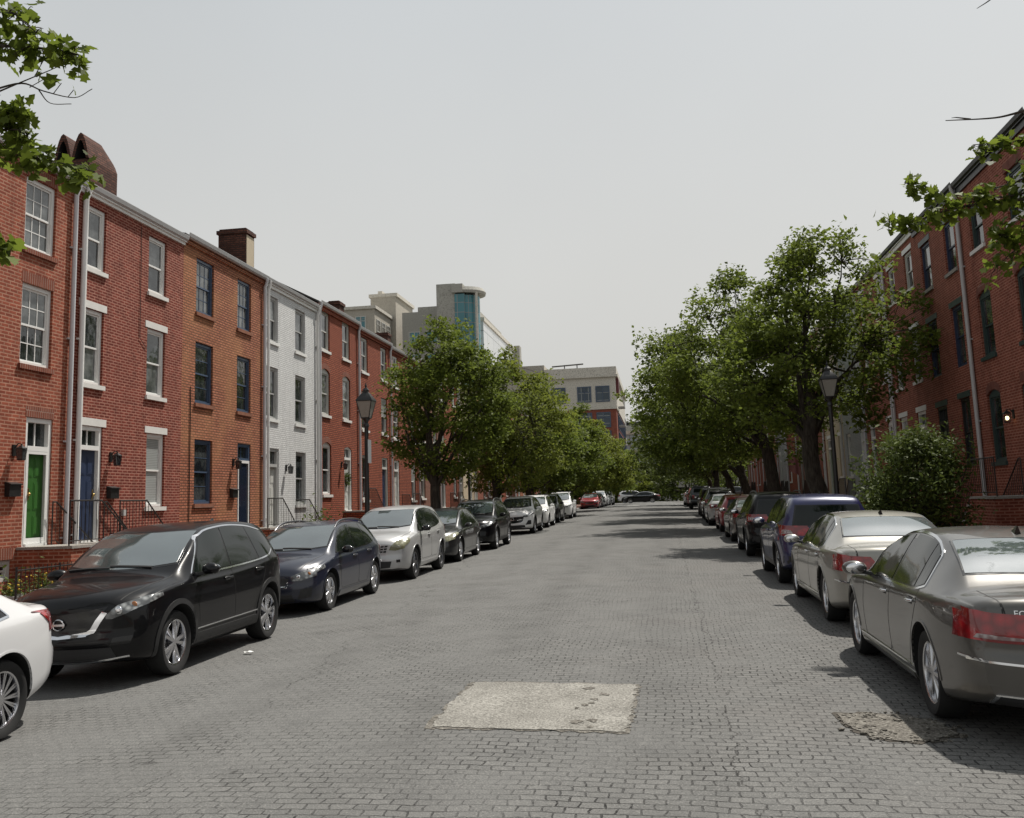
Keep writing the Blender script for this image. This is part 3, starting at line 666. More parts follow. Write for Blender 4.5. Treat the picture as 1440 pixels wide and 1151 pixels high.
SUV = dict(L=4.63, W=1.84, fo=.93, wb=2.705, r=.362, tw=.235, bowf=.30, bowr=.26, tuck=.945,
  top=[(0, .87), (.04, .94), (.15, 1.0), (.5, 1.07), (1.08, 1.135), (1.3, 1.25), (1.7, 1.48), (2.05, 1.625), (2.5, 1.69), (3.0, 1.70), (3.7, 1.665), (4.12, 1.60), (4.33, 1.50), (4.47, 1.28), (4.57, 1.02), (4.63, .93)],
  belt=[(0, .80), (.4, .95), (1.1, 1.02), (2.0, 1.03), (3.2, 1.075), (3.9, 1.14), (4.35, 1.15), (4.63, .88)],
  plan=[(0, .82), (.1, .90), (.35, .965), (.9, 1.), (3.6, 1.), (4.2, .965), (4.5, .92), (4.63, .84)],
  wt=[(0, .55), (.3, .68), (1.05, .80), (1.5, .80), (2.05, .70), (3.0, .675), (4.2, .66), (4.63, .62)],
  bot=[(0, .30), (.4, .24), (1.2, .23), (3.5, .24), (4.3, .30), (4.63, .38)],
  leanf=[(.2, .10), (.35, .0), (.5, -.01), (.62, .03), (.8, .03), (1., .06), (2, .1)], leanr=[(.2, .12), (.4, .0), (.62, -.01), (.75, .05), (1., .05), (2, .05)],
  dlo_top=[(1.86, 1.49), (2.2, 1.575), (2.8, 1.605), (3.4, 1.575), (3.9, 1.49)], dlo_bot=[(1.42, 1.10), (2.2, 1.105), (3.2, 1.135), (3.75, 1.19), (4.08, 1.30)],
  wins=[(1.46, 1.88, 2.44, 2.50), (2.50, 2.55, 3.33, 3.27), (3.40, 3.33, 4.04, 3.88)],
  doors=[((1.47, 1.38), (2.47, 2.47), .42), ((2.47, 2.47), (3.2, 3.52), .42)], reardoor=[(3.05, .42), (3.17, .62), (3.38, .84), (3.50, 1.0)], handles=[(2.30, .97), (3.28, 1.01)],
  mirror=(1.56, 1.06), ws=(.68, .60, 1.20, 1.93, .14, .10), rw=('B', .60, .50, 1.14, 1.49), hood=[(.60, .22), (.68, .5), (.73, .95), (.73, 1.13)],
  bootb=[(.0, .60), (.55, .60), (.60, .8), (.66, .98)], wheel=(5, .020, .026, 0., .20), clad=True, sill=(.28, .40), fin=3.85, plz=.42, rplz=.72,
  front=[], rear=[('tail_light', 'tail', 'B', [(.50, .95), (.66, .93), (.84, .92)], [(.54, 1.06), (.66, 1.12), (.80, 1.16)], .008, True, [([(4.28, .96), (4.56, .93)], [(4.20, 1.14), (4.50, 1.06)])]),
    ('rear_bumper_trim', 'plastic', 'B', [(.0, .40), (.4, .40), (.82, .42)], [(.0, .56), (.4, .56), (.82, .58)], .006, False)])
def mk(base, **kw):
    d = dict(base); d.update(kw); return d

def squeeze(sp, x0, k, k2=1.):
    d = dict(sp); f = lambda x: x if x <= x0 else x0+(x-x0)*k; g = lambda pl: [(f(a), b) for a, b in pl]
    for key in ('top', 'belt', 'plan', 'wt', 'bot', 'dlo_top', 'dlo_bot'): d[key] = g(sp[key])
    d['wins'] = [tuple(f(v) for v in w) for w in sp['wins']]; d['L'] = f(sp['L'])
    d['rear'] = [it[:7]+([(g(a), g(b)) for a, b in it[7]],) if len(it) > 7 else it for it in sp['rear']]
    return d
# black crossover, near left
L1 = mk(SUV, chromew=True, sillchrome=True, fin=3.7, front=[
   ('grille', 'glassblack', 'F', [(.0, .55), (.28, .58), (.36, .66)], [(.0, .80), (.36, .84), (.52, .87)], .004, False),
   ('grille_chrome', 'chrome', 'F', [(.31, .575), (.39, .60), (.445, .70), (.515, .80)], [(.30, .61), (.345, .64), (.395, .73), (.465, .82)], .012, True),
   ('grille_chrome', 'chrome', 'F', [(.0, .545), (.31, .565)], [(.0, .575), (.31, .615)], .012, False),
   ('headlight', 'head', 'F', [(.50, .74), (.56, .735), (.70, .785), (.84, .86)], [(.50, .775), (.60, .87), (.72, .915), (.84, .935)], .010, True, [([(.36, .86), (.62, .92)], [(.36, .93), (.62, .955)])]),
   ('lower_grille', 'plastic', 'F', [(.0, .29), (.4, .29), (.62, .32)], [(.0, .44), (.4, .44), (.56, .44)], .004, False),
   ('skid_strip', 'chrome', 'F', [(.0, .285), (.35, .287), (.72, .335)], [(.0, .305), (.35, .307), (.72, .35)], .014, False),
   ('fog_recess', 'glassblack', 'F', [(.55, .46), (.74, .47)], [(.58, .54), (.76, .55)], .004, True)],
  extra=[emblem(0, .70, .062, .055), lenses([('F', .62, .82, .048, 'chrome'), ('F', .73, .86, .04, 'amber')])])
L1 = squeeze(L1, 3.75, .83)
HATCH = mk(SUV, L=4.46, W=1.78, fo=.90, wb=2.67, r=.33, tw=.21, clad=False, gap=.05,
  top=[(0, .68), (.05, .77), (.2, .85), (.6, .94), (1.05, 1.0), (1.25, 1.10), (1.7, 1.33), (2.1, 1.465), (2.6, 1.515), (3.1, 1.51), (3.7, 1.46), (4.05, 1.38), (4.22, 1.26), (4.36, 1.0), (4.46, .85)],
  belt=[(0, .62), (.5, .81), (1.1, .89), (2.0, .92), (3.2, .955), (3.9, 1.0), (4.2, 1.0), (4.46, .80)],
  plan=[(0, .80), (.1, .89), (.35, .96), (.9, 1.), (3.4, 1.), (4.05, .96), (4.33, .91), (4.46, .84)],
  wt=[(0, .55), (.3, .68), (1.05, .80), (1.5, .79), (2.05, .70), (3.0, .67), (4.05, .65), (4.46, .62)],
  bot=[(0, .22), (.4, .18), (1.2, .17), (3.4, .18), (4.1, .24), (4.46, .32)],
  dlo_top=[(1.86, 1.325), (2.2, 1.41), (2.7, 1.44), (3.3, 1.41), (3.75, 1.34)], dlo_bot=[(1.36, .975), (2.2, .985), (3.2, 1.015), (3.6, 1.06), (3.93, 1.15)],
  wins=[(1.40, 1.88, 2.42, 2.46), (2.48, 2.51, 3.22, 3.17), (3.28, 3.23, 3.88, 3.73)], doors=[((1.42, 1.34), (2.45, 2.45), .33), ((2.45, 2.45), (3.1, 3.36), .33)], reardoor=[(2.98, .33), (3.08, .5), (3.26, .7), (3.36, .88)], handles=[(2.27, .86), (3.16, .90)],
  mirror=(1.50, .93), ws=(.66, .58, 1.15, 1.96, .14, .10), rw=('B', .58, .48, 1.0, 1.30), hood=[(.56, .22), (.64, .5), (.70, .95), (.70, 1.07)], bootb=[(.0, .5), (.5, .5), (.56, .7), (.62, .85)],
  wheel=(5, .030, .034, 0., .19), sill=(.2, .30), sillchrome=False, chromew=False, fin=3.6, plz=.36, rplz=.62,
  leanf=[(.2, .10), (.32, .0), (.45, -.01), (.55, .02), (.7, .04), (1., .08), (2, .1)], leanr=[(.2, .12), (.35, .0), (.55, -.02), (.68, .05), (1., .06), (2, .06)],
  rear=[('tail_light', 'tail', 'B', [(.48, .82), (.62, .80), (.80, .80)], [(.50, .92), (.62, .97), (.78, 1.0)], .008, True, [([(4.1, .84), (4.4, .80)], [(4.02, .98), (4.34, .92)])])])
HFRONT = [('grille', 'plastic', 'F', [(.0, .50), (.34, .50)], [(.0, .62), (.42, .63)], .005, False),
   ('grille_frame', 'chrome', 'F', [(.0, .485), (.36, .487)], [(.0, .50), (.36, .502)], .011, False),
   ('headlight', 'head', 'F', [(.46, .58), (.60, .58), (.80, .64)], [(.44, .655), (.60, .72), (.79, .775)], .009, True, [([(.30, .68), (.62, .75)], [(.30, .765), (.62, .80)])]),
   ('lower_grille', 'plastic', 'F', [(.0, .23), (.5, .24)], [(.0, .36), (.46, .36)], .004, False),
   ('fog_recess', 'plastic', 'F', [(.55, .28), (.74, .30)], [(.60, .44), (.76, .46)], .004, True)]
L2 = mk(HATCH, rails=(1.95, 3.95), railmat='rimdark', front=HFRONT, extra=[emblem(0, .585, .065, .035, False), lenses([('F', .56, .64, .04, 'chrome'), ('F', .70, .68, .036, 'amber')])])
# silver crossover with a square mesh grille
L3 = mk(SUV, clad=False, chromew=False, rails=None, W=1.80, L=4.65,
  dlo_bot=[(1.42, 1.10), (2.2, 1.105), (3.2, 1.15), (3.75, 1.24), (3.98, 1.36)], dlo_top=[(1.86, 1.49), (2.2, 1.57), (2.8, 1.595), (3.4, 1.555), (3.85, 1.45)],
  wins=[(1.46, 1.88, 2.44, 2.50), (2.50, 2.55, 3.33, 3.27), (3.40, 3.33, 3.95, 3.83)], wheel=(5, .04, .05, 0., 0), rim='rimdark', fin=None, sill=(.26, .36), front=[
   ('headlight', 'headyel', 'F', [(.46, .72), (.60, .70), (.78, .74)], [(.50, .80), (.62, .92), (.80, .95)], .010, True, [([(.30, .80), (.50, .88)], [(.30, .94), (.56, .96)])]),
   ('lower_grille', 'plastic', 'F', [(.0, .31), (.48, .33)], [(.0, .48), (.52, .47)], .005, False), ('fog_light', 'glassblack', 'F', [(.62, .44), (.70, .44)], [(.62, .50), (.70, .50)], .010, True)],
  extra=[grille_mesh(0, [(.10, .66), (.40, .66)], [(.10, .82), (.46, .84)], 3, 4), emblem(0, .75, .06, .052)])
L4 = mk(HATCH, W=1.80, front=[('headlight', 'headyel', 'F', [(.50, .60), (.62, .60), (.82, .66)], [(.48, .68), (.62, .76), (.80, .81)], .009, True, [([(.30, .70), (.66, .78)], [(.30, .79), (.66, .84)])]),
   ('grille', 'plastic', 'F', [(.0, .30), (.40, .30)], [(.0, .46), (.46, .47)], .005, False), ('fog_recess', 'plastic', 'F', [(.55, .28), (.74, .30)], [(.60, .42), (.76, .44)], .004, True)], extra=[emblem(0, .62, .055, .03, False)])
MODFRONT = [('headlight', 'head', 'F', [(.46, .78), (.60, .76), (.82, .84)], [(.46, .83), (.60, .86), (.80, .93)], .010, True, [([(.30, .85), (.66, .91)], [(.30, .92), (.66, .95)])]),
   ('grille', 'glassblack', 'F', [(.0, .50), (.38, .54), (.46, .62)], [(.0, .78), (.40, .80), (.50, .79)], .005, False), ('grille_bar', 'chrome', 'F', [(.0, .635), (.46, .655)], [(.0, .66), (.48, .68)], .012, False),
   ('air_intake', 'plastic', 'F', [(.56, .42), (.80, .44)], [(.68, .62), (.80, .62)], .006, True), ('lower_grille', 'plastic', 'F', [(.0, .30), (.55, .31)], [(.0, .42), (.52, .42)], .004, False), ('skid_strip', 'chrome', 'F', [(.0, .285), (.5, .29)], [(.0, .31), (.5, .315)], .012, False)]
L5 = mk(SUV, rails=(2.1, 4.05), railmat='rimdark', front=MODFRONT[:1]+[('grille', 'plastic', 'F', [(.0, .52), (.30, .54)], [(.0, .80), (.44, .80)], .005, False), ('grille_chrome', 'chrome', 'F', [(.30, .52), (.36, .60), (.50, .76)], [(.25, .56), (.31, .62), (.45, .78)], .012, True)]+MODFRONT[4:], extra=[emblem(0, .67, .055, .05, False)])
L6 = mk(SUV, front=MODFRONT, rails=None, extra=[emblem(0, .70, .05, .05, False)], wheel=(5, .03, .035, 0., .15))
L7 = mk(SUV, front=MODFRONT[:2]+MODFRONT[4:], clad=False, rails=(2.1, 4.0), railmat='black', extra=[])
L9 = mk(SUV, front=MODFRONT[:2]+MODFRONT[4:], clad=False, rails=(2.1, 4.2), railmat='chrome', extra=[],
  top=[(0, .86), (.05, .96), (.2, 1.04), (.6, 1.10), (1.08, 1.15), (1.3, 1.30), (1.6, 1.52), (1.95, 1.70), (2.4, 1.77), (3.0, 1.78), (3.9, 1.75), (4.3, 1.68), (4.45, 1.5), (4.52, 1.25), (4.59, 1.02), (4.63, .93)],
  dlo_top=[(1.75, 1.54), (2.2, 1.64), (2.8, 1.67), (3.4, 1.66), (4.15, 1.60)], dlo_bot=[(1.42, 1.12), (2.2, 1.125), (3.2, 1.14), (3.75, 1.15), (4.22, 1.17)], wins=[(1.46, 1.78, 2.44, 2.46), (2.50, 2.52, 3.33, 3.30), (3.40, 3.36, 4.18, 4.12)])
# large saloons
SEDAN = dict(L=5.16, W=1.89, fo=.87, wb=3.045, r=.352, tw=.245, gap=.042, bowf=.34, bowr=.30, tuck=.945,
  top=[(0, .70), (.05, .80), (.25, .89), (.8, .97), (1.32, 1.03), (1.55, 1.14), (1.95, 1.33), (2.3, 1.445), (2.7, 1.49), (3.2, 1.485), (3.6, 1.435), (3.95, 1.335), (4.3, 1.18), (4.52, 1.105), (4.8, 1.095), (5.03, 1.078), (5.10, 1.03), (5.14, .93), (5.16, .82)],
  belt=[(0, .62), (.5, .83), (1.3, .92), (2.2, .95), (3.2, .975), (4.0, 1.0), (4.6, 1.01), (5.0, .99), (5.16, .80)],
  plan=[(0, .80), (.1, .885), (.4, .96), (1.0, 1.), (4.1, 1.), (4.7, .96), (5.0, .91), (5.16, .83)],
  wt=[(0, .55), (.3, .70), (1.3, .82), (1.7, .80), (2.3, .665), (3.0, .64), (3.7, .645), (4.25, .74), (4.6, .80), (5.16, .75)],
  bot=[(0, .22), (.4, .17), (1.2, .165), (3.9, .17), (4.6, .25), (5.16, .34)],
  leanf=[(.2, .1), (.32, .0), (.45, -.01), (.55, .02), (.7, .04), (1., .08), (2, .1)], leanr=[(.2, .12), (.34, .01), (.5, -.01), (.62, -.015), (.70, .03), (.9, .03), (1.05, .0), (2, .0)],
  dlo_top=[(2.02, 1.30), (2.35, 1.385), (2.8, 1.418), (3.2, 1.405), (3.5, 1.355), (3.68, 1.28)], dlo_bot=[(1.56, .985), (2.3, .99), (3.2, 1.0), (3.6, 1.015), (3.80, 1.06)],
  wins=[(1.60, 2.04, 2.64, 2.68), (2.74, 2.78, 3.50, 3.45), (3.56, 3.50, 3.77, 3.67)], chromew=True, chromeh=True,
  doors=[((1.55, 1.50), (2.69, 2.69), .33), ((2.69, 2.69), (3.5, 3.72), .33)], reardoor=[(3.38, .33), (3.48, .52), (3.62, .72), (3.72, .90)], handles=[(2.5, .875), (3.52, .895)],
  mirror=(1.70, .945), ws=(.70, .60, 1.42, 2.20, .16, .10), rw=('T', .66, .57, 4.28, 3.66, .06, .05), hood=[(.62, .25), (.72, .7), (.76, 1.3)], boot=[(.67, 4.52), (.67, 4.8), (.645, 5.02)], bootb=[(.645, 1.03), (.63, .93)],
  wheel=(10, .018, .024, .0, 0), sillchrome=True, sill=(.19, .27), fin=3.45, plz=.36, rplz=.62, front=HFRONT,
  rear=[('tail_light', 'tail', 'B', [(.38, .755), (.62, .755), (.90, .768)], [(.38, .79), (.60, .855), (.76, .925), (.88, .962)], .010, True, [([(4.96, .80), (5.12, .770)], [(4.74, .985), (5.06, .955)])]),
    ('reverse_light', 'tailclear', 'B', [(.42, .772), (.82, .782)], [(.42, .79), (.80, .812)], .014, True), 
    ('bumper_strip', 'chrome', 'B', [(.0, .595), (.5, .60), (.86, .62)], [(.0, .612), (.5, .617), (.86, .635)], .014, False, ),
    ('bumper_strip', 'chrome', 'R', [(4.72, .632), (4.98, .622)], [(4.72, .647), (4.98, .637)], .012),
    ('boot_garnish', 'chrome', 'B', [(.0, .885), (.36, .885)], [(.0, .905), (.36, .905)], .012, False)],
  extra=[exhaust(.62, .36, .13), lettering('EQUUS', -.585, .945, .062), emblem(0, .95, .05, .035, False, 'B')])
SEDAN2 = mk(SEDAN, extra=[exhaust(.62, .36, .13)], wheel=(5, .03, .036, 0., .15),)
MIDSED = mk(SEDAN, sillchrome=False, L=4.87, W=1.85, fo=.95, wb=2.85, r=.335, wheel=(15, .009, .011, 0., .055), rim='rim',
  top=[(0, .66), (.05, .76), (.25, .86), (.8, .95), (1.3, 1.01), (1.55, 1.13), (1.95, 1.32), (2.3, 1.43), (2.7, 1.475), (3.15, 1.46), (3.6, 1.39), (3.95, 1.28), (4.25, 1.15), (4.42, 1.095), (4.6, 1.085), (4.75, 1.07), (4.83, .96), (4.87, .84)],
  belt=[(0, .60), (.5, .81), (1.3, .90), (2.2, .93), (3.2, .955), (4.0, .98), (4.4, .99), (4.7, .98), (4.87, .78)],
  plan=[(0, .80), (.1, .885), (.4, .96), (1.0, 1.), (3.9, 1.), (4.4, .955), (4.7, .90), (4.87, .80)],
  bot=[(0, .22), (.4, .17), (1.2, .165), (3.7, .17), (4.4, .26), (4.87, .36)],
  dlo_top=[(2.02, 1.28), (2.35, 1.365), (2.8, 1.40), (3.2, 1.375), (3.5, 1.315), (3.72, 1.23)], dlo_bot=[(1.56, .965), (2.3, .97), (3.2, .98), (3.6, 1.0), (3.86, 1.04)], wt=[(0, .55), (.3, .70), (1.3, .82), (1.7, .80), (2.3, .665), (3.0, .64), (3.6, .645), (4.1, .74), (4.4, .80), (4.87, .75)],
  wins=[(1.60, 2.04, 2.62, 2.66), (2.68, 2.72, 3.45, 3.40), (3.5, 3.46, 3.82, 3.70)], doors=[((1.55, 1.50), (2.65, 2.65), .33), ((2.65, 2.65), (3.4, 3.62), .33)], reardoor=[(3.28, .33), (3.38, .52), (3.52, .72), (3.62, .90)], handles=[(2.46, .86), (3.42, .88)],
  rw=('T', .66, .56, 4.22, 3.60, .06, .05), boot=[(.66, 4.42), (.65, 4.74)], bootb=[(.62, 1.0), (.6, .8)], chromeh=False, chromew=True, fin=3.3,
  rear=[('tail_light', 'tail', 'B', [(.44, .86), (.62, .84), (.84, .82)], [(.46, .93), (.64, .98), (.82, 1.01)], .010, True, [([(4.48, .90), (4.80, .82)], [(4.36, .985), (4.74, 1.0)])]),
     ('bumper_trim', 'plastic', 'B', [(.0, .37), (.7, .39)], [(.0, .47), (.68, .48)], .006, False)], extra=[exhaust(.55, .35, .09)])
R3 = mk(SUV, W=1.84, L=4.52, fin=3.4, fo=.9, wb=2.69, rw=('B', .64, .56, 1.13, 1.49), top=[(0, .80), (.05, .90), (.2, .985), (.6, 1.06), (1.08, 1.115), (1.3, 1.235), (1.7, 1.475), (2.05, 1.625), (2.5, 1.69), (3.0, 1.71), (3.7, 1.70), (4.12, 1.66), (4.27, 1.58), (4.38, 1.30), (4.46, 1.04), (4.52, .93)],
  plan=[(0, .82), (.1, .90), (.35, .965), (.9, 1.), (3.6, 1.), (4.1, .97), (4.4, .93), (4.52, .86)], belt=[(0, .74), (.5, .92), (1.1, 1.0), (2.0, 1.03), (3.2, 1.075), (3.9, 1.12), (4.25, 1.13), (4.52, .90)], bot=[(0, .30), (.4, .24), (1.2, .23), (3.5, .24), (4.2, .30), (4.52, .38)], front=HFRONT[:1],
  rear=[('tail_light', 'tail', 'B', [(.60, .97), (.70, .945), (.87, .935)], [(.60, 1.02), (.72, 1.09), (.87, 1.13)], .010, True, [([(4.16, .95), (4.46, .93)], [(3.98, 1.13), (4.40, 1.12)])]),
    ('clear_light', 'tailclear', 'B', [(.66, .975), (.84, .965)], [(.69, 1.035), (.84, 1.045)], .014, True), ('rear_bumper_trim', 'plastic', 'B', [(.0, .40), (.4, .40), (.84, .42)], [(.0, .54), (.4, .54), (.84, .56)], .006, False)], extra=[exhaust(.5, .42, .06)])
R4 = mk(R3, rails=(2.1, 4.0), extra=[], fin=None)
BOX = mk(L9, L=4.63, rear=[('tail_light', 'tail', 'B', [(.62, .85), (.80, .85)], [(.62, 1.12), (.80, 1.12)], .010, True), ('rear_bumper_trim', 'plastic', 'B', [(.0, .42), (.82, .44)], [(.0, .6), (.82, .62)], .01, False)], rails=None, clad=True,
  wt=[(0, .55), (.3, .68), (1.05, .80), (1.5, .84), (2.05, .79), (3.0, .78), (4.2, .77), (4.63, .72)], bowr=.12, rw=('B', .62, .60, 1.14, 1.58), ws=(.68, .66, 1.20, 1.85, .14, .10))
PICK = mk(BOX, L=5.4, W=1.95, wb=3.3, fo=.95, r=.39, top=[(0, .96), (.05, 1.06), (.2, 1.13), (.6, 1.17), (1.2, 1.2), (1.5, 1.4), (1.85, 1.68), (2.2, 1.82), (2.8, 1.86), (3.35, 1.84), (3.55, 1.72), (3.68, 1.3), (3.74, 1.19), (4.4, 1.2), (5.3, 1.2), (5.36, 1.15), (5.4, 1.1)],
  belt=[(0, .8), (.5, 1.0), (1.1, 1.1), (2, 1.13), (5.2, 1.15), (5.4, 1.0)], plan=[(0, .84), (.1, .92), (.35, .97), (.9, 1.), (5.0, 1.), (5.3, .98), (5.4, .96)], bot=[(0, .4), (.4, .34), (1.2, .34), (4.2, .36), (4.9, .42), (5.4, .5)],
  wt=[(0, .55), (.3, .7), (1.2, .82), (1.8, .8), (2.2, .74), (3.4, .72), (3.7, .88), (5.4, .88)], dlo_top=[(1.95, 1.66), (2.5, 1.74), (3.4, 1.70)], dlo_bot=[(1.6, 1.2), (2.5, 1.21), (3.5, 1.23)], wins=[(1.65, 1.98, 2.5, 2.5), (2.56, 2.56, 3.44, 3.36)], doors=[((1.6, 1.55), (2.53, 2.53), .5), ((2.53, 2.53), (3.5, 3.5), .5)], reardoor=None,
  handles=[(2.35, 1.08), (3.35, 1.08)], mirror=(1.75, 1.15), ws=(.72, .66, 1.3, 2.1, .14, .1), rw=('B', .60, .56, 1.28, 1.72), hood=[(.7, .22), (.76, 1.1)], bootb=[(.7, .65), (.7, 1.1)], fin=None, rplz=.6, front=HFRONT[:0], sill=(.42, .5))
# ------------------------------------------------------------------ setting: street, kerbs, pavements, ground
def sheet(name, mat, xs, ys, zf, label=None):
    V = [(x, y, zf(x, y)) for y in ys for x in xs]; n = len(xs)
    F = [(j*n+i, j*n+i+1, (j+1)*n+i+1, (j+1)*n+i) for j in range(len(ys)-1) for i in range(n-1)]
    me = bpy.data.meshes.new(name); me.from_pydata(V, [], F); me.materials.append(mat); shade(me, 180)
    return tag(link(name, me), label, kind='structure')
YS = [-30+1.5*i for i in range(128)]
XS = list(np.linspace(KL-.12, KR+.12, 40))
sheet('road', M['road'], XS, YS, gz)
for nm, x0, x1, side in (('left_pavement', FL-.3, KL-.16, -1), ('right_pavement', KR+.16, FR+.3, 1)):
    sheet(nm, M['pave'], list(np.linspace(x0, x1, 6)), [y for y in YS if y < 122], lambda x, y: sz(y, side)+.006*abs(x))
for nm, x0, x1, side in (('left_kerb', KL-.16, KL, -1), ('right_kerb', KR, KR+.16, 1)):
    k = MB(); y = -30.
    while y < 121:
        y2 = y+1.8; z0, z1 = sz(y, side)+.012, sz(y2, side)+.012
        k.hexa([(x0, y+.004, z0-.5), (x1, y+.004, z0-.5), (x1, y2-.004, z1-.5), (x0, y2-.004, z1-.5), (x0, y+.004, z0), (x1, y+.004, z0), (x1, y2-.004, z1), (x0, y2-.004, z1)]); y = y2
    tag(k.build(nm, M['kerb']), kind='structure')
sheet('ground', M['ground'], [-1500, -400, -120, -60, -30, FL-.25, 0, FR+.25, 30, 60, 120, 400, 1500], [-400, -60, -30, 0, 30, 60, 95, 125, 160, 220, 400, 1500], lambda x, y: SLOPE*min(max(y, -30), 95)-.45)
sheet('cross_street', M['road'], [-90, -40, -7, 4, 40, 90], [122, 126, 130, 134], lambda x, y: gz(-1.9, y)-.05)
# concrete repair in the roadway, and the broken hole by the saloon
def ragged(poly, n, amp, seed):
    rg = random.Random(seed); o = []
    for i, (a, b) in enumerate(zip(poly, poly[1:]+poly[:1])):
        for k in range(n):
            t = k/n; o.append((lerp(a[0], b[0], t)+rg.uniform(-amp, amp)*(k > 0), lerp(a[1], b[1], t)+rg.uniform(-amp, amp)*(k > 0)))
    return o
def poly_sheet(name, mat, poly, dz, kind='structure'):
    bm = bmesh.new(); vs = [bm.verts.new((x, y, gz(x, y)+dz)) for x, y in poly]; bm.faces.new(vs)
    bmesh.ops.triangulate(bm, faces=bm.faces)
    for _ in range(3): bmesh.ops.subdivide_edges(bm, edges=[e for e in bm.edges if e.calc_length() > .25], cuts=1); bmesh.ops.triangulate(bm, faces=bm.faces)
    for v in bm.verts: v.co.z = gz(v.co.x, v.co.y)+dz
    bmesh.ops.recalc_face_normals(bm, faces=bm.faces)
    me = bpy.data.meshes.new(name); bm.to_mesh(me); bm.free(); me.materials.append(mat); o = link(name, me)
    return tag(o, kind=kind)
PATCH = [(-1.95, 8.03), (-.37, 7.97), (-.33, 8.9), (-.34, 9.80), (-1.93, 9.85), (-1.98, 8.9)]
rim = poly_sheet('road_patch_joint', M['hole'], ragged([(-2.0, 7.99), (-.34, 7.94), (-.30, 9.84), (-1.97, 9.9)], 40, .035, 3), .004)
poly_sheet('road_patch', M['patch'], ragged(PATCH, 22, .022, 5), .009)
for k, (a, b, w, sd) in enumerate((((-.60, 8.04), (-.95, 8.1), .03, 6), ((-.62, 8.72), (-.88, 8.70), .018, 11))):
    rg = random.Random(sd); P = []
    for i in range(19):
        t = i/18; P.append((lerp(a[0], b[0], t)+rg.uniform(-.03, .03), lerp(a[1], b[1], t)))
    poly_sheet('road_crack', M['hole'], [(x-w*rg.uniform(.1, 1), y) for x, y in P]+[(x+w*rg.uniform(.1, .9), y) for x, y in P[::-1]], .013)
HOLE = [(1.35, 8.72), (1.6, 8.78), (1.9, 8.70), (2.1, 8.5), (2.15, 8.15), (1.95, 7.92), (1.75, 7.86), (1.50, 7.95), (1.38, 8.3)]
poly_sheet('pothole_edge', plain('dark_brown_rim', (.05, .042, .032), .95, .5, 30., bump=.6), ragged([(1.85+(x-1.85)*1.07, 8.3+(y-8.3)*1.1) for x, y in HOLE], 5, .035, 9), .004)  # dark brown ragged sheet, showing as a rim around the hole
poly_sheet('pothole', M['hole'], ragged(HOLE, 5, .03, 8), .010)
rg_ = random.Random(21)
for i in range(9):                                        # crumbled blotches where the concrete is breaking up
    x_, y_ = -.74+rg_.gauss(0, .06), rg_.uniform(8.02, 9.75); r_ = rg_.uniform(.015, .06); N_ = 9
    poly_sheet('road_crack', M['hole'], [(x_+r_*rg_.uniform(.4, 1.5)*math.cos(6.283*k/N_), y_+r_*1.3*rg_.uniform(.4, 1.5)*math.sin(6.283*k/N_)) for k in range(N_)], .013)
gv = MB(); rg_ = random.Random(4)
for _ in range(190):
    a_, r_ = rg_.uniform(0, 6.28), rg_.uniform(.2, 1.05)**.6; x_, y_ = 1.75+.48*r_*math.cos(a_), 8.3+.50*r_*math.sin(a_); q_ = rg_.uniform(.004, .013)*(2 if rg_.random() < .06 else 1); gv.ball((x_, y_, gz(x_, y_)+.012), (q_*1.3, q_, q_*.7), 6)
tag(gv.build('loose_grit', M['hole'], None, 60), 'loose grit and broken stones lying in the pothole', kind='stuff')
poly_sheet('stop_line', plain('worn_line', (.42, .42, .40), .8, .5, 2.), [(-6.6, 99.0), (1.6, 99.0), (1.6, 100.6), (-6.6, 100.6)], .006)

# ------------------------------------------------------------------ row houses
BR = {
 'red_light': brick('brick_red_pale_joint', (.175, .037, .019), (.30, .076, .040), (.38, .21, .145), .215, .072, .014),
 'dark_red': brick('brick_dark_red', (.112, .016, .009), (.195, .034, .019), (.38, .19, .14), .205, .0675, .0145),
 'orange': brick('brick_orange', (.31, .106, .056), (.47, .182, .104), (.060, .032, .022), .21, .073, .019, tint=(.38, .20, .085)),
 'painted': brick('brick_painted_white', (.60, .605, .60), (.68, .685, .68), (.50, .50, .50), .21, .066, .012, .9, .25, white=True),
 'red': brick('brick_red', (.26, .058, .028), (.40, .108, .053), (.045, .022, .017), .21, .074, .019),
 'brown': brick('brick_brown', (.16, .062, .04), (.22, .09, .058), (.2, .15, .12), .21, .066, .010),
 'deep': brick('brick_deep_red', (.15, .034, .020), (.23, .062, .038), (.36, .17, .12), .205, .069, .015),
 'chim': brick('brick_sooty', (.060, .024, .018), (.165, .068, .046), (.035, .03, .027), .21, .07, .013, .8, .6),
 'cream': plain('cream_render', (.50, .42, .30), .8, .3, 2.), 'greyp': brick('brick_painted_grey', (.33, .35, .36), (.40, .42, .43), (.27, .28, .28), .21, .066, .011, .7, .2, white=True),
}
def voussoir(name, base):
    return brick(name, [x*1.05 for x in base], [x*.8 for x in base], (.30, .2, .16), .070, .5, .011)
def dmap(Y, Z): return (Y*.95, CAM_H+(Z-CAM_H)*.95)          # measures taken on a plane 13 m off, brought to the left fronts

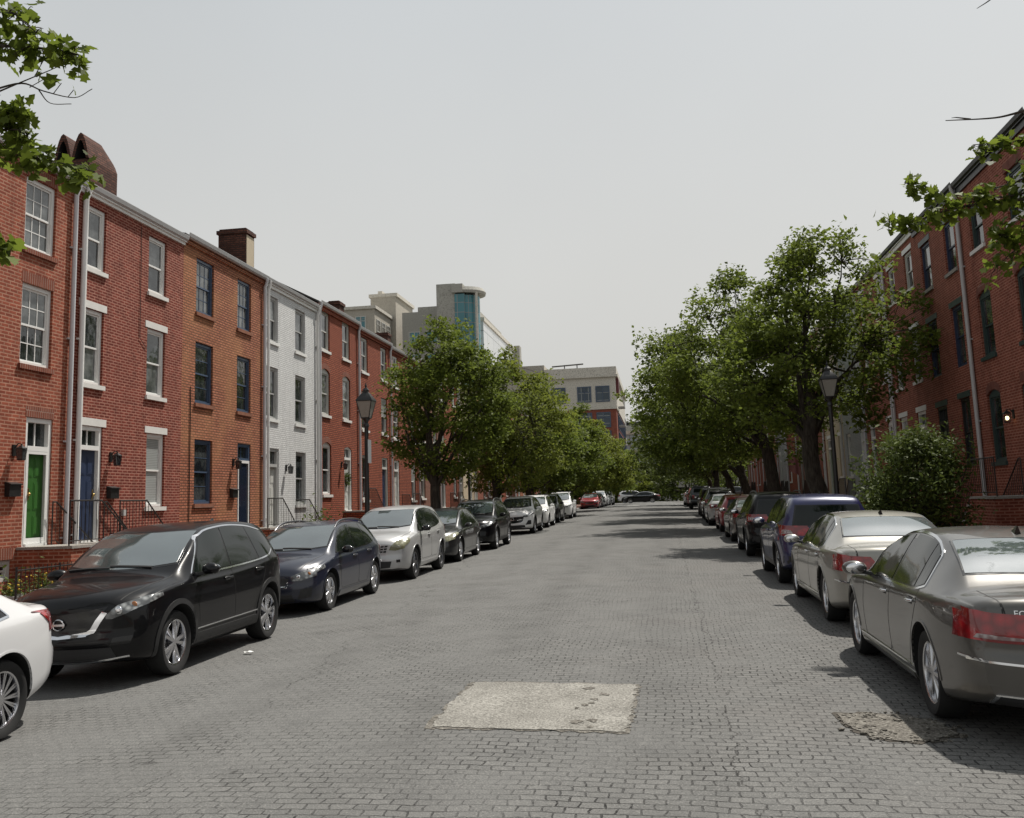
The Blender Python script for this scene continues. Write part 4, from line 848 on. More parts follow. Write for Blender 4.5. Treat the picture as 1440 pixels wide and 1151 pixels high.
class House:
    def __init__(s, side, y0, y1, eave, brk, label, cat='row house', group=None, depth=9.5, ridge=1.5):
        s.side, s.y0, s.y1, s.eave = side, y0, y1, eave; s.X = FL if side < 0 else FR; s.n = 1 if side < 0 else -1
        s.base = sz((y0+y1)/2, side)+.02; s.brk = brk
        s.root = thing('row_house', label, cat, (s.X, y0, s.base), 0, group); s.o = s.root.location.copy()
        s.holes = []; s.depth, s.ridge = depth, ridge; s.todo = []
    def P(s, u, d, z): return (s.n*d, u-s.y0, z-s.base)
    def box(s, mb, u0, u1, d0, d1, z0, z1, m=0): mb.box(*sorted((s.n*d0, s.n*d1)), u0-s.y0, u1-s.y0, z0-s.base, z1-s.base, m)
    def wall(s):
        mb = MB(); hs = s.holes; us = sorted(set([s.y0, s.y1]+[h[0] for h in hs]+[h[1] for h in hs])); zs = sorted(set([s.base-.4, s.eave]+[h[2] for h in hs]+[h[3] for h in hs]))
        for a, b in zip(us, us[1:]):
            run = None
            for c, d in zip(zs, zs[1:]):
                mu, mz = (a+b)/2, (c+d)/2
                if any(h[0] < mu < h[1] and h[2] < mz < h[3] for h in hs): continue
                mb.face([s.P(a, 0, c), s.P(b, 0, c), s.P(b, 0, d), s.P(a, 0, d)])
        for (a, b, c, d, arch) in hs:
            D = -.16
            if arch:
                N = 10; A = []
                for i in range(N+1):
                    t = i/N; A.append((lerp(a, b, t), d-arch*(2*t-1)**2))
                for (p, q), (r, v) in zip(A, A[1:]):
                    mb.face([s.P(p, 0, q), s.P(r, 0, v), s.P(r, 0, d), s.P(p, 0, d)]); mb.face([s.P(p, 0, q), s.P(r, 0, v), s.P(r, D, v), s.P(p, D, q)])
                dd = d-arch
            else:
                mb.face([s.P(a, 0, d), s.P(b, 0, d), s.P(b, D, d), s.P(a, D, d)]); dd = d
            mb.face([s.P(a, 0, c), s.P(a, 0, dd), s.P(a, D, dd), s.P(a, D, c)]); mb.face([s.P(b, 0, c), s.P(b, 0, dd), s.P(b, D, dd), s.P(b, D, c)])
            mb.face([s.P(a, 0, c), s.P(b, 0, c), s.P(b, D, c), s.P(a, D, c)])
        m = s.depth/2
        for u in (s.y0, s.y1):
            mb.face([s.P(u, 0, s.base-.4), s.P(u, 0, s.eave), s.P(u, -m, s.eave+s.ridge), s.P(u, -s.depth, s.eave), s.P(u, -s.depth, s.base-.4)])
        mb.face([s.P(s.y0, -s.depth, s.base-.4), s.P(s.y1, -s.depth, s.base-.4), s.P(s.y1, -s.depth, s.eave), s.P(s.y0, -s.depth, s.eave)])
        me_o = mb.build('wall', BR[s.brk], s.root)
        rf = MB(); e = .06
        for d0, z0, d1, z1 in ((e, s.eave-.0, -m, s.eave+s.ridge), (-m, s.eave+s.ridge, -s.depth-e, s.eave)):
            rf.hexa([s.P(s.y0+.003, d0, z0+.02), s.P(s.y1-.003, d0, z0+.02), s.P(s.y1-.003, d1, z1+.02), s.P(s.y0+.003, d1, z1+.02), s.P(s.y0+.003, d0, z0+.09), s.P(s.y1-.003, d0, z0+.09), s.P(s.y1-.003, d1, z1+.09), s.P(s.y0+.003, d1, z1+.09)])
        s.roof = rf.build('roof', M['roof'], s.root)
    def gutter(s, mat='gutter', cornice=None, down=None):
        g = MB(); prof = [(.03, .0), (.03, -.12), (.10, -.13), (.15, -.09), (.17, .0)]
        for u0, u1 in ((s.y0+.004, s.y1-.004),):
            for (a, b), (c, d) in zip(prof, prof[1:]): g.hexa([s.P(u0, a, s.eave+b+.1), s.P(u1, a, s.eave+b+.1), s.P(u1, c, s.eave+d+.1), s.P(u0, c, s.eave+d+.1), s.P(u0, a, s.eave+b+.112), s.P(u1, a, s.eave+b+.112), s.P(u1, c, s.eave+d+.112), s.P(u0, c, s.eave+d+.112)])
        g.build('gutter', M[mat], s.root)
        if cornice:
            c = MB(); s.box(c, s.y0+.006, s.y1-.006, .002, .055, s.eave-cornice[1], s.eave-.05); s.box(c, s.y0+.006, s.y1-.006, .003, .10, s.eave-.055, s.eave+.01)
            c.build('cornice', cornice[0] if not isinstance(cornice[0], str) else M[cornice[0]], s.root)
        for (u, r, w, m, lean) in (down or []):
            p = MB(); zt = s.eave+.02
            pts = [s.P(u, .14, zt), s.P(u, .14, zt-.10), s.P(u+.0, .075, zt-.30), s.P(u+lean*.3, .075, zt-1.2), s.P(u+lean, .075, s.base+.9), s.P(u+lean, .075, s.base+.05)]
            p.tube(pts, r, 10)
            for zz in (s.base+1.2, s.base+3.2, s.base+5.4, s.base+7.4): s.box(p, u+lean*.7-r-.03, u+lean*.7+r+.03, .0, .05, zz, zz+.035)
            p.build('downspout', M[m], s.root, 50)
    def window(s, u0, u1, z0, z1, frame='white', lintel=None, sill=None, arch=0., munt=(1, 1), up='blind', dn='glass', sash=None, fw=.085, far=False, jack=None, hood=False):
        s.holes.append((u0, u1, z0, z1, arch)); F = M[frame]; S = M[sash or frame]
        f = MB(); d0, d1 = -.125, -.055; zt = z1-arch*.0
        s.box(f, u0+.004, u0+fw, d0, d1, z0+.004, z1-.004); s.box(f, u1-fw, u1-.004, d0, d1, z0+.004, z1-.004)
        s.box(f, u0+fw, u1-fw, d0, d1, z1-fw*(1+1.2*(arch > 0)), z1-.004); s.box(f, u0+fw, u1-fw, d0, d1+.008, z0+.004, z0+fw*.8)
        wn = f.build('window', F, s.root)
        a, b, c, d = u0+fw, u1-fw, z0+fw*.8, z1-fw*(1+1.2*(arch > 0)); zm = (c+d)/2
        q = MB(); t = .042
        for (za, zb, dd) in ((zm-.02, d, -.085), (c, zm+.02, -.105)):
            s.box(q, a, a+t, dd-.03, dd, za, zb); s.box(q, b-t, b, dd-.03, dd, za, zb); s.box(q, a+t, b-t, dd-.03, dd, zb-t, zb); s.box(q, a+t, b-t, dd-.03, dd, za, za+t)
            for i in range(1, munt[0]): x = lerp(a+t, b-t, i/munt[0]); s.box(q, x-.010, x+.010, dd-.022, dd-.006, za+t, zb-t)
            for j in range(1, munt[1]): z = lerp(za+t, zb-t, j/munt[1]); s.box(q, a+t, b-t, dd-.024, dd-.008, z-.010, z+.010)
        q.build('sash', S, wn)
        for nm, za, zb, dd, mt in (('pane', zm, d-.02, -.101, up), ('pane', c+.02, zm, -.121, dn)):
            g = MB(); g.face([s.P(a+.01, dd, za), s.P(b-.01, dd, za), s.P(b-.01, dd, zb), s.P(a+.01, dd, zb)]); g.build(nm, M[mt], wn)
        if sill:
            k = MB(); s.box(k, u0-.05, u1+.05, -.05, .055, z0-.10, z0-.002); k.build('sill', sill if not isinstance(sill, str) else M[sill], wn)
        if lintel:
            k = MB(); s.box(k, u0-.10, u1+.10, -.02, .012, z1+.002, z1+.165); k.build('lintel', M[lintel], wn)
        if jack:
            k = MB()
            if arch:
                N = 10
                for i in range(N):
                    ta, tb = i/N, (i+1)/N; za, zb = z1-arch*(2*ta-1)**2, z1-arch*(2*tb-1)**2; ua, ub = lerp(u0-.02, u1+.02, ta), lerp(u0-.02, u1+.02, tb)
                    k.hexa([s.P(ua, .006, za), s.P(ub, .006, zb), s.P(ub, -.02, zb), s.P(ua, -.02, za), s.P(ua, .006, za+.2), s.P(ub, .006, zb+.2), s.P(ub, -.02, zb+.2), s.P(ua, -.02, za+.2)])
            else: s.box(k, u0-.03, u1+.03, -.02, .005, z1+.002, z1+.22)
            k.build('lintel', jack, wn)
        return wn
    def door(s, u0, u1, z0, z1, leaf='green', frame='white', style='storm', arch=0., lintel=None, jack=None, trans=.48, knob=1, kick=None, stormmat='storm'):
        s.holes.append((u0, u1, z0, z1, arch)); f = MB(); fw = .095
        s.box(f, u0+.004, u0+fw, -.15, -.03, z0, z1-.004); s.box(f, u1-fw, u1-.004, -.15, -.03, z0, z1-.004); s.box(f, u0+fw, u1-fw, -.15, -.03, z1-fw, z1-.004); zt = z1-trans
        s.box(f, u0+fw, u1-fw, -.15, -.02, zt-.05, zt+.05); s.box(f, u0+fw, u1-fw, -.14, .02, z0-.0, z0+.045)
        dr = f.build('door', M[frame], s.root); a, b = u0+fw, u1-fw
        g = MB(); s.box(g, a, b, -.13, -.12, zt+.05, z1-fw); g.build('transom_glass', M['glass'], dr)
        g = MB(); s.box(g, (a+b)/2-.012, (a+b)/2+.012, -.12, -.10, zt+.05, z1-fw); g.build('transom_bar', M[frame], dr)
        d = MB(); s.box(d, a+.002, b-.002, -.145, -.115, z0+.045, zt-.05)
        H = zt-.05-z0-.045; w = (b-a)
        for i in range(2):
            for (p, q) in ((.06, .30), (.36, .66), (.72, .93)):
                x0 = a+w*(.10+.44*i); x1 = x0+w*.36; za, zb = z0+.045+H*p, z0+.045+H*q
                s.box(d, x0, x1, -.115, -.109, za, zb); s.box(d, x0+.03, x1-.03, -.109, -.103, za+.03, zb-.03)
        d.build('leaf', M[leaf], dr)
        if style == 'storm':
            k = MB(); t = .05
            s.box(k, a-.02, a+t, -.045, -.022, z0+.05, zt-.052); s.box(k, b-t, b+.02, -.045, -.022, z0+.05, zt-.052); s.box(k, a+t, b-t, -.045, -.022, zt-.11, zt-.052); s.box(k, a+t, b-t, -.045, -.022, z0+.05, z0+.16)
            k.build('storm_door', M[frame], dr)
        elif style == 'glazed':
            k = MB(); s.box(k, a+.03, b-.03, -.05, -.04, z0+.15, zt-.1); k.build('storm_glass', M[stormmat], dr)
        h = MB(); hu = (a+.075) if knob > 0 else (b-.075); c = s.P(hu, -.075 if style != 'storm' else -.0, z0+1.02); h.ball(c, .035, 10); s.box(h, hu-.02, hu+.02, -.11 if style != 'storm' else -.03, -.10 if style != 'storm' else -.015, z0+.9, z0+1.14)
        h.build('handle', M['brass'], dr, 60)
        if lintel: k = MB(); s.box(k, u0-.10, u1+.12, -.02, .012, z1+.002, z1+.17); k.build('lintel', M[lintel], dr)
        if jack: k = MB(); s.box(k, u0-.03, u1+.03, -.02, .005, z1+.002, z1+.22); k.build('lintel', jack, dr)
        return dr
    def stoop(s, u0, u1, ztop, dirn=1, wide=1.05, mat='brickstoop', rail=True, inner=True, tread='slab', pend=.0):
        """landing at the door, flight running along the front; railing along its street edge"""
        mb = MB(); n = max(2, int(round((ztop-s.base)/.19))); h = (ztop-s.base)/n; w = .28
        s.box(mb, u0, u1, .004, wide, s.base-.3, ztop-.055)
        e = u1 if dirn > 0 else u0
        for i in range(1, n):
            a, b = sorted((e+dirn*w*(i-1), e+dirn*w*i)); s.box(mb, a, b, .004, wide-.004*i, s.base-.3, ztop-h*i-.055)
        st = mb.build('stoop', BR[s.brk] if mat == 'brickstoop' else M[mat], s.root)
        t = MB(); s.box(t, u0-.02, u1+.02, .004, wide+.03, ztop-.053, ztop)
        for i in range(1, n):
            a, b = sorted((e+dirn*w*(i-1)+dirn*.022, e+dirn*w*i+dirn*.02)); s.box(t, a, b, .004, wide+.02, ztop-h*i-.053, ztop-h*i)
        t.build('tread', M[tread], st)
        if rail:
            for dd in ([wide-.05]+([.10] if inner else [])):
                r = MB(); H = .86; far_ = u0 if dirn > 0 else u1; end = e+dirn*w*(n-.6); ze = ztop-h*(n-.6)
                f2 = far_ if dd > .2 else e-dirn*.12
                r.tube([s.P(f2, dd, ztop+H), s.P(e, dd, ztop+H), s.P(end, dd, ze+H)], .017, 6); r.tube([s.P(f2, dd, ztop+.09), s.P(e, dd, ztop+.09), s.P(end, dd, ze+.09)], .011, 6)
                x = f2; k = 0; L = abs(end-f2); N = int(L/.125)
                for k in range(N+1):
                    u = lerp(f2, end, k/N); zb_ = ztop if (e-u)*dirn >= 0 else ztop-(u-e)*dirn/w*h
                    big = k in (0, N); r.tube([s.P(u, dd, zb_+(.0 if big else .09)), s.P(u, dd, zb_+H)], .016 if big else .0075, 6)
                    if big and dd > .2: r.tube([s.P(u, dd, zb_-.5 if k else zb_), s.P(u, dd, zb_+.02)], .016, 6)
                r.build('railing', M['iron'], st, 60)
        return st
    def chimney(s, u0, u1, d0, d1, z1, cap=.12, brk='chim', extra=None):
        c = MB(); zz = s.eave+.1
        s.box(c, u0, u1, d0, d1, zz, z1-cap*1.5); s.box(c, u0-.05, u1+.05, d0-.05, d1+.05, z1-cap*1.5, z1-cap*.5); s.box(c, u0+.02, u1-.02, d0+.02, d1-.02, z1-cap*.5, z1)
        o = c.build('chimney', BR[brk] if brk in BR else M[brk], s.roof)
        return o

JK = {k: voussoir('voussoir_'+k, v) for k, v in (('red', (.21, .06, .034)), ('orange', (.25, .09, .045)), ('deep', (.15, .035, .022)))}
def W2(y0, y1, z0, z1):
    a, b = dmap(y0, z0), dmap(y1, z1); return a[0], b[0], a[1], b[1]

def place_left():
    # the house at the picture's left edge: pale joints, small-paned windows, green door
    h = House(-1, 13.9, dmap(19.87, 0)[0], dmap(0, 9.46)[1], 'red_light', 'red brick row house with green front door and small-paned white windows')
    for y0 in (18.12, 15.6):
        h.window(*W2(y0, y0+1.05, 7.53, 9.12), frame='white', munt=(3, 2), up='glass_grey', dn='glass_grey', jack=JK['red'], sill=JK['red']); h.window(*W2(y0, y0+1.05, 5.05, 6.79), frame='white', munt=(3, 2), up='glass_grey', dn='glass', jack=JK['red'], sill=JK['red'])
    h.window(*W2(15.5, 16.6, 2.1, 3.95), frame='white', munt=(3, 2), jack=JK['red'], sill=JK['red'])
    dz = dmap(0, 1.28)[1]; h.door(*W2(18.42, 19.32, 1.28, 3.96), leaf='green', style='storm', jack=JK['red'], trans=.62)
    h.window(*W2(17.15, 18.15, .62, 1.05), frame='offwhite', munt=(2, 1), up='glass', dn='glass', jack=JK['red'])
    h.stoop(17.35, 18.42, dz, 1, 1.15); h.wall(); h.gutter('gutter', None, [(18.80, .05, .1, 'pipe', .0)])
    # dark brick house, navy door, white stone lintels
    h = House(-1, dmap(19.87, 0)[0], dmap(25.05, 0)[0], dmap(0, 9.5)[1], 'dark_red', 'dark red brick row house with navy door and white stone lintels')
    for y0, y1 in ((20.24, 21.16), (23.17, 24.1)):
        h.window(*W2(y0, y1, 7.64, 9.17), frame='white', sill='lintel', up='glass_grey', dn='glass'); h.window(*W2(y0, y1, 4.9, 6.68), frame='white', lintel='lintel', sill='lintel', up='glass', dn='glass_grey')
    h.window(*W2(23.25, 24.18, 2.04, 3.93), frame='white', lintel='lintel', sill='lintel', up='blind', dn='blind')
    h.door(*W2(20.34, 21.24, 1.27, 3.93), leaf='navy', frame='white', style='plain', lintel='lintel', knob=-1)
    cd = MB(); u_ = dmap(22.2, 0)[0]; h.box(cd, u_-.06, u_+.06, .003, .06, dmap(0, 1.9)[1]-.06, dmap(0, 1.9)[1]+.08); cd.build('outlet_box', M['greypaint'], h.root)
    cd = MB(); u_ = dmap(22.75, 0)[0]; cd.tube([h.P(u_, .02, 8.9), h.P(u_+.02, .02, 6.1), h.P(u_+.35, .02, 5.9)], .008, 5); cd.build('cable', M['black'], h.root)
    h.stoop(dmap(20.2, 0)[0], dmap(21.35, 0)[0], dmap(0, 1.27)[1], 1, 1.1); h.wall(); h.gutter('gutter', ('white', .13), [(19.17, .062, .1, 'white', -.02)])
    tw = MB(); r = dmap
    # twin-vaulted chimney on the party wall: two barrel hoods side by side, pointed mouths towards the street's near end
    u0, u1 = 22.1, 23.4; zb = h.eave+.35; ztop = 11.0
    h.box(tw, u0, u1, -2.72, -1.75, zb, ztop)
    for d0, d1 in ((-2.72, -2.24), (-2.23, -1.75)):
        N = 8; ring = []
        for i in range(N+1):
            t = i/N*2-1; ring.append((lerp(d0, d1, (t+1)/2), ztop+.70*(1-abs(t)**1.9)))
        inner = [(lerp((d0+d1)/2, d, .68), ztop+(z-ztop)*.72) for d, z in ring]
        for k in range(N):
            (a, b), (c, d) = ring[k], ring[k+1]; (e, f), (g, i2) = inner[k], inner[k+1]
            endz = lambda z: ztop+(z-ztop)*.55
            tw.face([h.P(u0-.05, a, b), h.P(u0-.05, c, d), h.P(u1-.5, c, d), h.P(u1-.5, a, b)]); tw.face([h.P(u1-.5, a, b), h.P(u1-.5, c, d), h.P(u1, c, endz(d)), h.P(u1, a, endz(b))])
            tw.face([h.P(u0-.05, a, b), h.P(u0-.05, c, d), h.P(u0-.05, g, i2), h.P(u0-.05, e, f)]); tw.face([h.P(u0-.05, e, f), h.P(u0-.05, g, i2), h.P(u0+.7, g, i2), h.P(u0+.7, e, f)], 1)
        tw.face([h.P(u1, a, ztop+(b-ztop)*.55) for a, b in ring]); tw.face([h.P(u0+.7, a, b) for a, b in inner], 1)
    tw.build('chimney', [BR['chim'], M['stuff']], h.roof)
    # orange brick house with slate-blue windows
    h = House(-1, dmap(25.05, 0)[0], dmap(30.78, 0)[0], dmap(0, 9.63)[1], 'orange', 'orange brick row house with slate blue window frames and blue-framed door')
    for y0, y1 in ((25.84, 26.96), (28.63, 29.67)):
        h.window(*W2(y0, y1, 7.6, 9.23), frame='bluewin', munt=(3, 2), up='glass_grey', dn='glass_grey', sill=JK['orange'], sash='bluewin'); h.window(*W2(y0, y1, 4.95, 6.73), frame='bluewin', munt=(1, 2), sill=JK['orange'], up='glass', dn='glass')
    h.window(*W2(25.86, 26.98, 2.09, 3.92), frame='bluewin', munt=(1, 2), sill=JK['orange'], up='glass', dn='glass')
    h.door(*W2(28.72, 29.7, 1.3, 3.95), leaf='navy', frame='bluewin', style='glazed', stormmat='storm')
    f = MB(); a = W2(28.72, 29.7, 1.3, 3.95)
    for u in (a[0]+.075, a[1]-.125): h.box(f, u, u+.05, -.03, -.008, a[2]+.05, a[3]-.58)
    h.box(f, a[0]+.075, a[1]-.075, -.03, -.008, a[3]-.58, a[3]-.5); f.build('storm_door_frame', M['white'], h.root)
    cd = MB(); u_ = dmap(25.55, 0)[0]; cd.tube([h.P(u_, .02, 5.2), h.P(u_, .02, 1.0)], .014, 6); h.box(cd, u_-.07, u_+.07, .003, .09, 1.25, 1.5); cd.build('conduit', M['black'], h.root)
    h.stoop(dmap(28.6, 0)[0], dmap(29.8, 0)[0], dmap(0, 1.3)[1], 1, 1.05, inner=False); h.wall(); h.gutter('gutter', (BR['orange'], .16), [(29.10, .05, .1, 'pipe', .0)])
    h.chimney(28.55, 29.18, -1.28, -.34, 10.85)
    k = MB(); h.box(k, 28.58, 29.14, -.338, -.330, h.eave+.1, 10.62); k.build('chimney_render', BR['cream'], h.roof)
    # white painted house
    h = House(-1, dmap(30.78, 0)[0], dmap(35.98, 0)[0], dmap(0, 9.62)[1], 'painted', 'white painted brick row house with grey door and dark lower sashes')
    for y0, y1 in ((30.95, 31.97), (33.6, 34.62)):
        h.window(*W2(y0, y1, 7.6, 9.2), frame='greypaint', up='glass_grey', dn='glass', sill='white'); h.window(*W2(y0, y1, 4.92, 6.72), frame='greypaint', up='glass', dn='glass', sill='white')
    h.window(*W2(33.65, 34.66, 2.0, 3.9), frame='greypaint', up='glass', dn='glass', sill='white')
    h.door(*W2(31.0, 32.06, 1.25, 3.92), leaf='offwhite', frame='greypaint', style='plain', trans=.55)
    h.stoop(dmap(30.95, 0)[0], dmap(32.2, 0)[0], dmap(0, 1.25)[1], 1, 1.05, 'slab', inner=False); h.wall(); h.gutter('gutter', ('white', .16), [(29.4, .045, .1, 'white', .0), (34.0, .05, .1, 'white', .0)])
    # red house with segmental arched windows
    h = House(-1, dmap(35.98, 0)[0], dmap(41.17, 0)[0], dmap(0, 9.87)[1], 'red', 'red brick row house with arched windows beside the white painted house', ridge=2.5)
    for y0, y1 in ((36.36, 37.4), (39.0, 40.02)):
        h.window(*W2(y0, y1, 8.1, 9.7), frame='offwhite', sill='lintel', lintel=None, up='glass_grey', dn='glass'); h.window(*W2(y0, y1, 5.5, 7.36), frame='offwhite', arch=.14, jack=JK['red'], sill='lintel', up='glass_grey', dn='glass_grey')
    h.window(*W2(36.5, 37.52, 2.36, 4.43), frame='white', arch=.14, jack=JK['red'], sill='lintel', up='glass', dn='glass')
    h.door(*W2(39.15, 40.15, 1.68, 4.37), leaf='offwhite', frame='white', style='plain', arch=.12)
    h.stoop(dmap(39.0, 0)[0], dmap(40.3, 0)[0], dmap(0, 1.68)[1], 1, 1.0, inner=False); h.wall(); h.gutter('gutter', (BR['red'], .2), [(34.25, .05, .1, 'pipe', .0), (39.05, .05, .1, 'pipe', .0)])
    h.chimney(38.35, 38.98, -1.05, -.55, 10.45)
    wr = MB()
    # further houses, mostly behind the trees
    specs = [('red', 'offwhite', 'red brick row house with white windows behind the first left tree', 9.72), ('red', 'white', 'red brick row house with white trim just past the first left tree', 9.6), ('brown', 'offwhite', 'brown brick row house half hidden by the left tree row', 9.8), ('red', 'white', 'red brick row house with tall chimney amid the left trees', 9.9),
             ('cream', 'white', 'cream rendered row house glimpsed between left trees', 9.7), ('deep', 'offwhite', 'deep red row house deep in the left tree row', 9.8), ('brown', 'white', 'brown row house behind the white parked vans', 9.9), ('red', 'offwhite', 'red row house near the last left lamp post', 10.0), ('red', 'white', 'red brick row house fourth from the far left end', 10.0), ('orange', 'white', 'orange brick row house third from the far left end', 10.0), ('red', 'white', 'red brick row house second from the far left end', 10.1), ('deep', 'white', 'last row house at the far left end of the street', 10.1)]
    y = dmap(41.17, 0)[0]
    for i, (bk, fr, lb, ev) in enumerate(specs):
        y2 = y+4.95+.25*(i % 2); ev = CAM_H+(ev-CAM_H)*.95+.012*i
        generic(-1, y, y2, ev, bk, fr, lb, i); y = y2+(.0 if i != 1 else .0)

def generic(side, y, y2, ev, bk, fr, lb, i, dfr=None, lint=None, z=(7.45, 8.95, 4.95, 6.6, 2.05, 3.95), sill='lintel', arch=0., pipe='pipe'):
    h = House(side, y, y2, ev, bk, lb, group='row houses further along the street' if False else None); a, b = y+.45, y+1.4; c, d = y2-1.55, y2-.6
    dz = ev-9.2
    for (u0, u1) in ((a, b), (c, d)):
        h.window(u0, u1, z[0]+dz, z[1]+dz, frame=fr, sill=sill, lintel=lint, up='glass_grey' if i % 2 else 'glass'); h.window(u0, u1, z[2]+dz, z[3]+dz, frame=fr, sill=sill, lintel=lint, arch=arch, up='glass' if i % 3 else 'blind')
    flip = i % 2 == 0
    (wa, wb), (da, db) = ((a, b), (c, d)) if flip else ((c, d), (a, b))
    h.window(wa, wb, z[4]+dz*.5, z[5]+dz*.5, frame=fr, sill=sill, lintel=lint, arch=arch, up='blind' if i % 2 else 'glass')
    z0 = h.base+1.0; h.door(da, db, z0, z[5]+dz*.5, leaf=('navy', 'offwhite', 'green', 'black')[i % 4], frame=dfr or fr, style='plain', lintel=lint)
    h.stoop(da-.15, db+.15, z0, 1, 1.0, inner=False); h.wall(); h.gutter('gutter', (BR[bk] if bk in BR else M['white'], .16), [((y2-.12) if side < 0 else (y+.12), .045, .1, pipe, 0)])
    if i % 2 == 0: h.chimney(y2-.9, y2-.25, -3.6, -2.7, ev+1.9+.2*(i % 3))
    return h

def place_right():
    h = House(1, 21.75, 27.2, 9.98, 'deep', 'deep red brick house with dark green arched windows and a lit wall lamp')
    for (u0, u1) in ((25.5, 26.5), (22.6, 23.75)):
        h.window(u0, u1, 7.98, 9.2, frame='greenframe', sill='lintel', up='glass', dn='glass', jack=JK['deep']); h.window(u0, u1, 5.15, 6.85, frame='greenframe', up='glass', dn='glass', sill='greenframe', jack=JK['deep'], arch=.12)
    h.window(25.55, 26.55, 2.45, 4.28, frame='greenframe', up='glass', dn='glass', sill='greenframe', jack=JK['deep'], arch=.14)
    h.door(23.0, 24.1, 1.62, 4.25, leaf='black', frame='greenframe', style='plain', arch=.12, jack=JK['deep'])
    h.stoop(22.8, 24.5, 1.62, 1, 1.25); h.wall(); h.gutter('black', (M['black'], .22), None)
    h = House(1, 27.2, 31.95, 10.05, 'deep', 'deep red brick house with navy windows and black door by the grey downspout')
    for (u0, u1) in ((27.85, 28.85), (30.3, 31.35)):
        h.window(u0, u1, 7.9, 9.35, frame='navy', sill='slab', lintel='greenframe', up='glass_grey', dn='glass', sash='navy'); h.window(u0, u1, 5.17, 6.9, frame='navy', up='glass', dn='glass', lintel='greenframe', sash='navy')
    h.window(27.95, 28.9, 2.4, 4.3, frame='black', up='glass', dn='glass', lintel='greenframe'); h.door(30.1, 31.15, 1.75, 4.25, leaf='black', frame='black', style='plain', lintel='greenframe')
    h.stoop(29.9, 31.3, 1.75, 1, 1.1); h.wall(); h.gutter('black', (M['black'], .22), [(27.25, .055, .1, 'gutter', .0)])
    h = House(1, 31.95, 36.4, 10.15, 'deep', 'red brick house with bright white lintels and frames behind the leafy bush')
    for (u0, u1) in ((32.4, 33.4), (34.8, 35.75)):
        h.window(u0, u1, 8.35, 9.6, frame='offwhite', sill='lintel', lintel='white', up='glass_grey'); h.window(u0, u1, 5.3, 7.0, frame='offwhite', sill='lintel', lintel='white')
    h.window(34.8, 35.8, 2.3, 4.3, frame='white', sill='lintel', lintel='white'); h.door(32.4, 33.45, 1.6, 4.3, leaf='offwhite', frame='white', style='plain', lintel='white')
    h.stoop(32.2, 33.6, 1.6, 1, 1.1, inner=False); h.wall(); h.gutter('black', ('white', .2), [(36.2, .05, .1, 'pipe', 0)])
    generic(1, 16.4, 21.75, 9.9, 'deep', 'greenframe', 'red brick house at the picture right edge behind the leafy branch', 1, z=(7.95, 9.2, 5.1, 6.8, 2.4, 4.2))
    specs = [('deep', 'white', 'red brick house with white arched windows beside the first right tree trunk', 10.1), ('greyp', 'white', 'pale grey painted house behind the right lamp post', 10.1), ('cream', 'white', 'cream rendered house seen past the right tree trunk', 10.2), ('deep', 'white', 'red brick house with white doorway under the right trees', 10.1), ('brown', 'offwhite', 'brown house with cream doorway under the right trees', 10.2), ('red', 'white', 'red house hung with a flag under the right trees', 10.2),
             ('greyp', 'white', 'grey painted house beyond the flag on the right', 10.3), ('deep', 'white', 'red house behind the boxy black parked car', 10.3), ('brown', 'offwhite', 'brown house behind the dark pickup', 10.3), ('red', 'white', 'red house third from the far right end', 10.3), ('deep', 'white', 'deep red house second from the far right end', 10.3), ('brown', 'white', 'last house at the far right end of the street', 10.4)]
    y = 36.4
    for i, (bk, fr, lb, ev) in enumerate(specs):
        generic(1, y, y+5.05, ev-.0, bk, fr, lb, i, lint='white' if i % 2 == 0 else None, arch=.12 if i == 0 else 0, z=(7.4, 8.85, 4.9, 6.6, 2.0, 3.9)); y += 5.05
place_left(); place_right()
# ------------------------------------------------------------------ far buildings beyond the street's end
def grid_windows(root, face, u0, u1, z0, z1, nu, nz, ww, wh, at, mat, skip=None, frame='offwhite'):
    """windows on a wall: face 'y' looks at -y (u = x), face 'x' looks at +x (u = y)"""
    for i in range(nu):
        for j in range(nz):
            if skip and skip(i, j): continue
            uc = lerp(u0, u1, (i+.5)/nu); zc = lerp(z0, z1, (j+.5)/nz); m = MB(); p = MB()
            def bx(mb, a, b, c, d, e0, e1):
                if face == 'y': mb.box(a, b, at-e1, at-e0, c, d)
                else: mb.box(at+e0, at+e1, a, b, c, d)
            a, b, c, d = uc-ww/2, uc+ww/2, zc-wh/2, zc+wh/2; t = .14
            bx(m, a-t, b+t, c-t, c, .0, .12); bx(m, a-t, b+t, d, d+t, .0, .12); bx(m, a-t, a, c, d, .0, .12); bx(m, b, b+t, c, d, .0, .12); bx(m, uc-.05, uc+.05, c, d, .0, .10); bx(m, a, b, zc+wh*.12, zc+wh*.12+.1, .0, .10)
            w = m.build('window', M[frame], root); bx(p, a, b, c, d, .0, .05); p.build('pane', FARM['teal' if mat == 'teal' else mat], w)
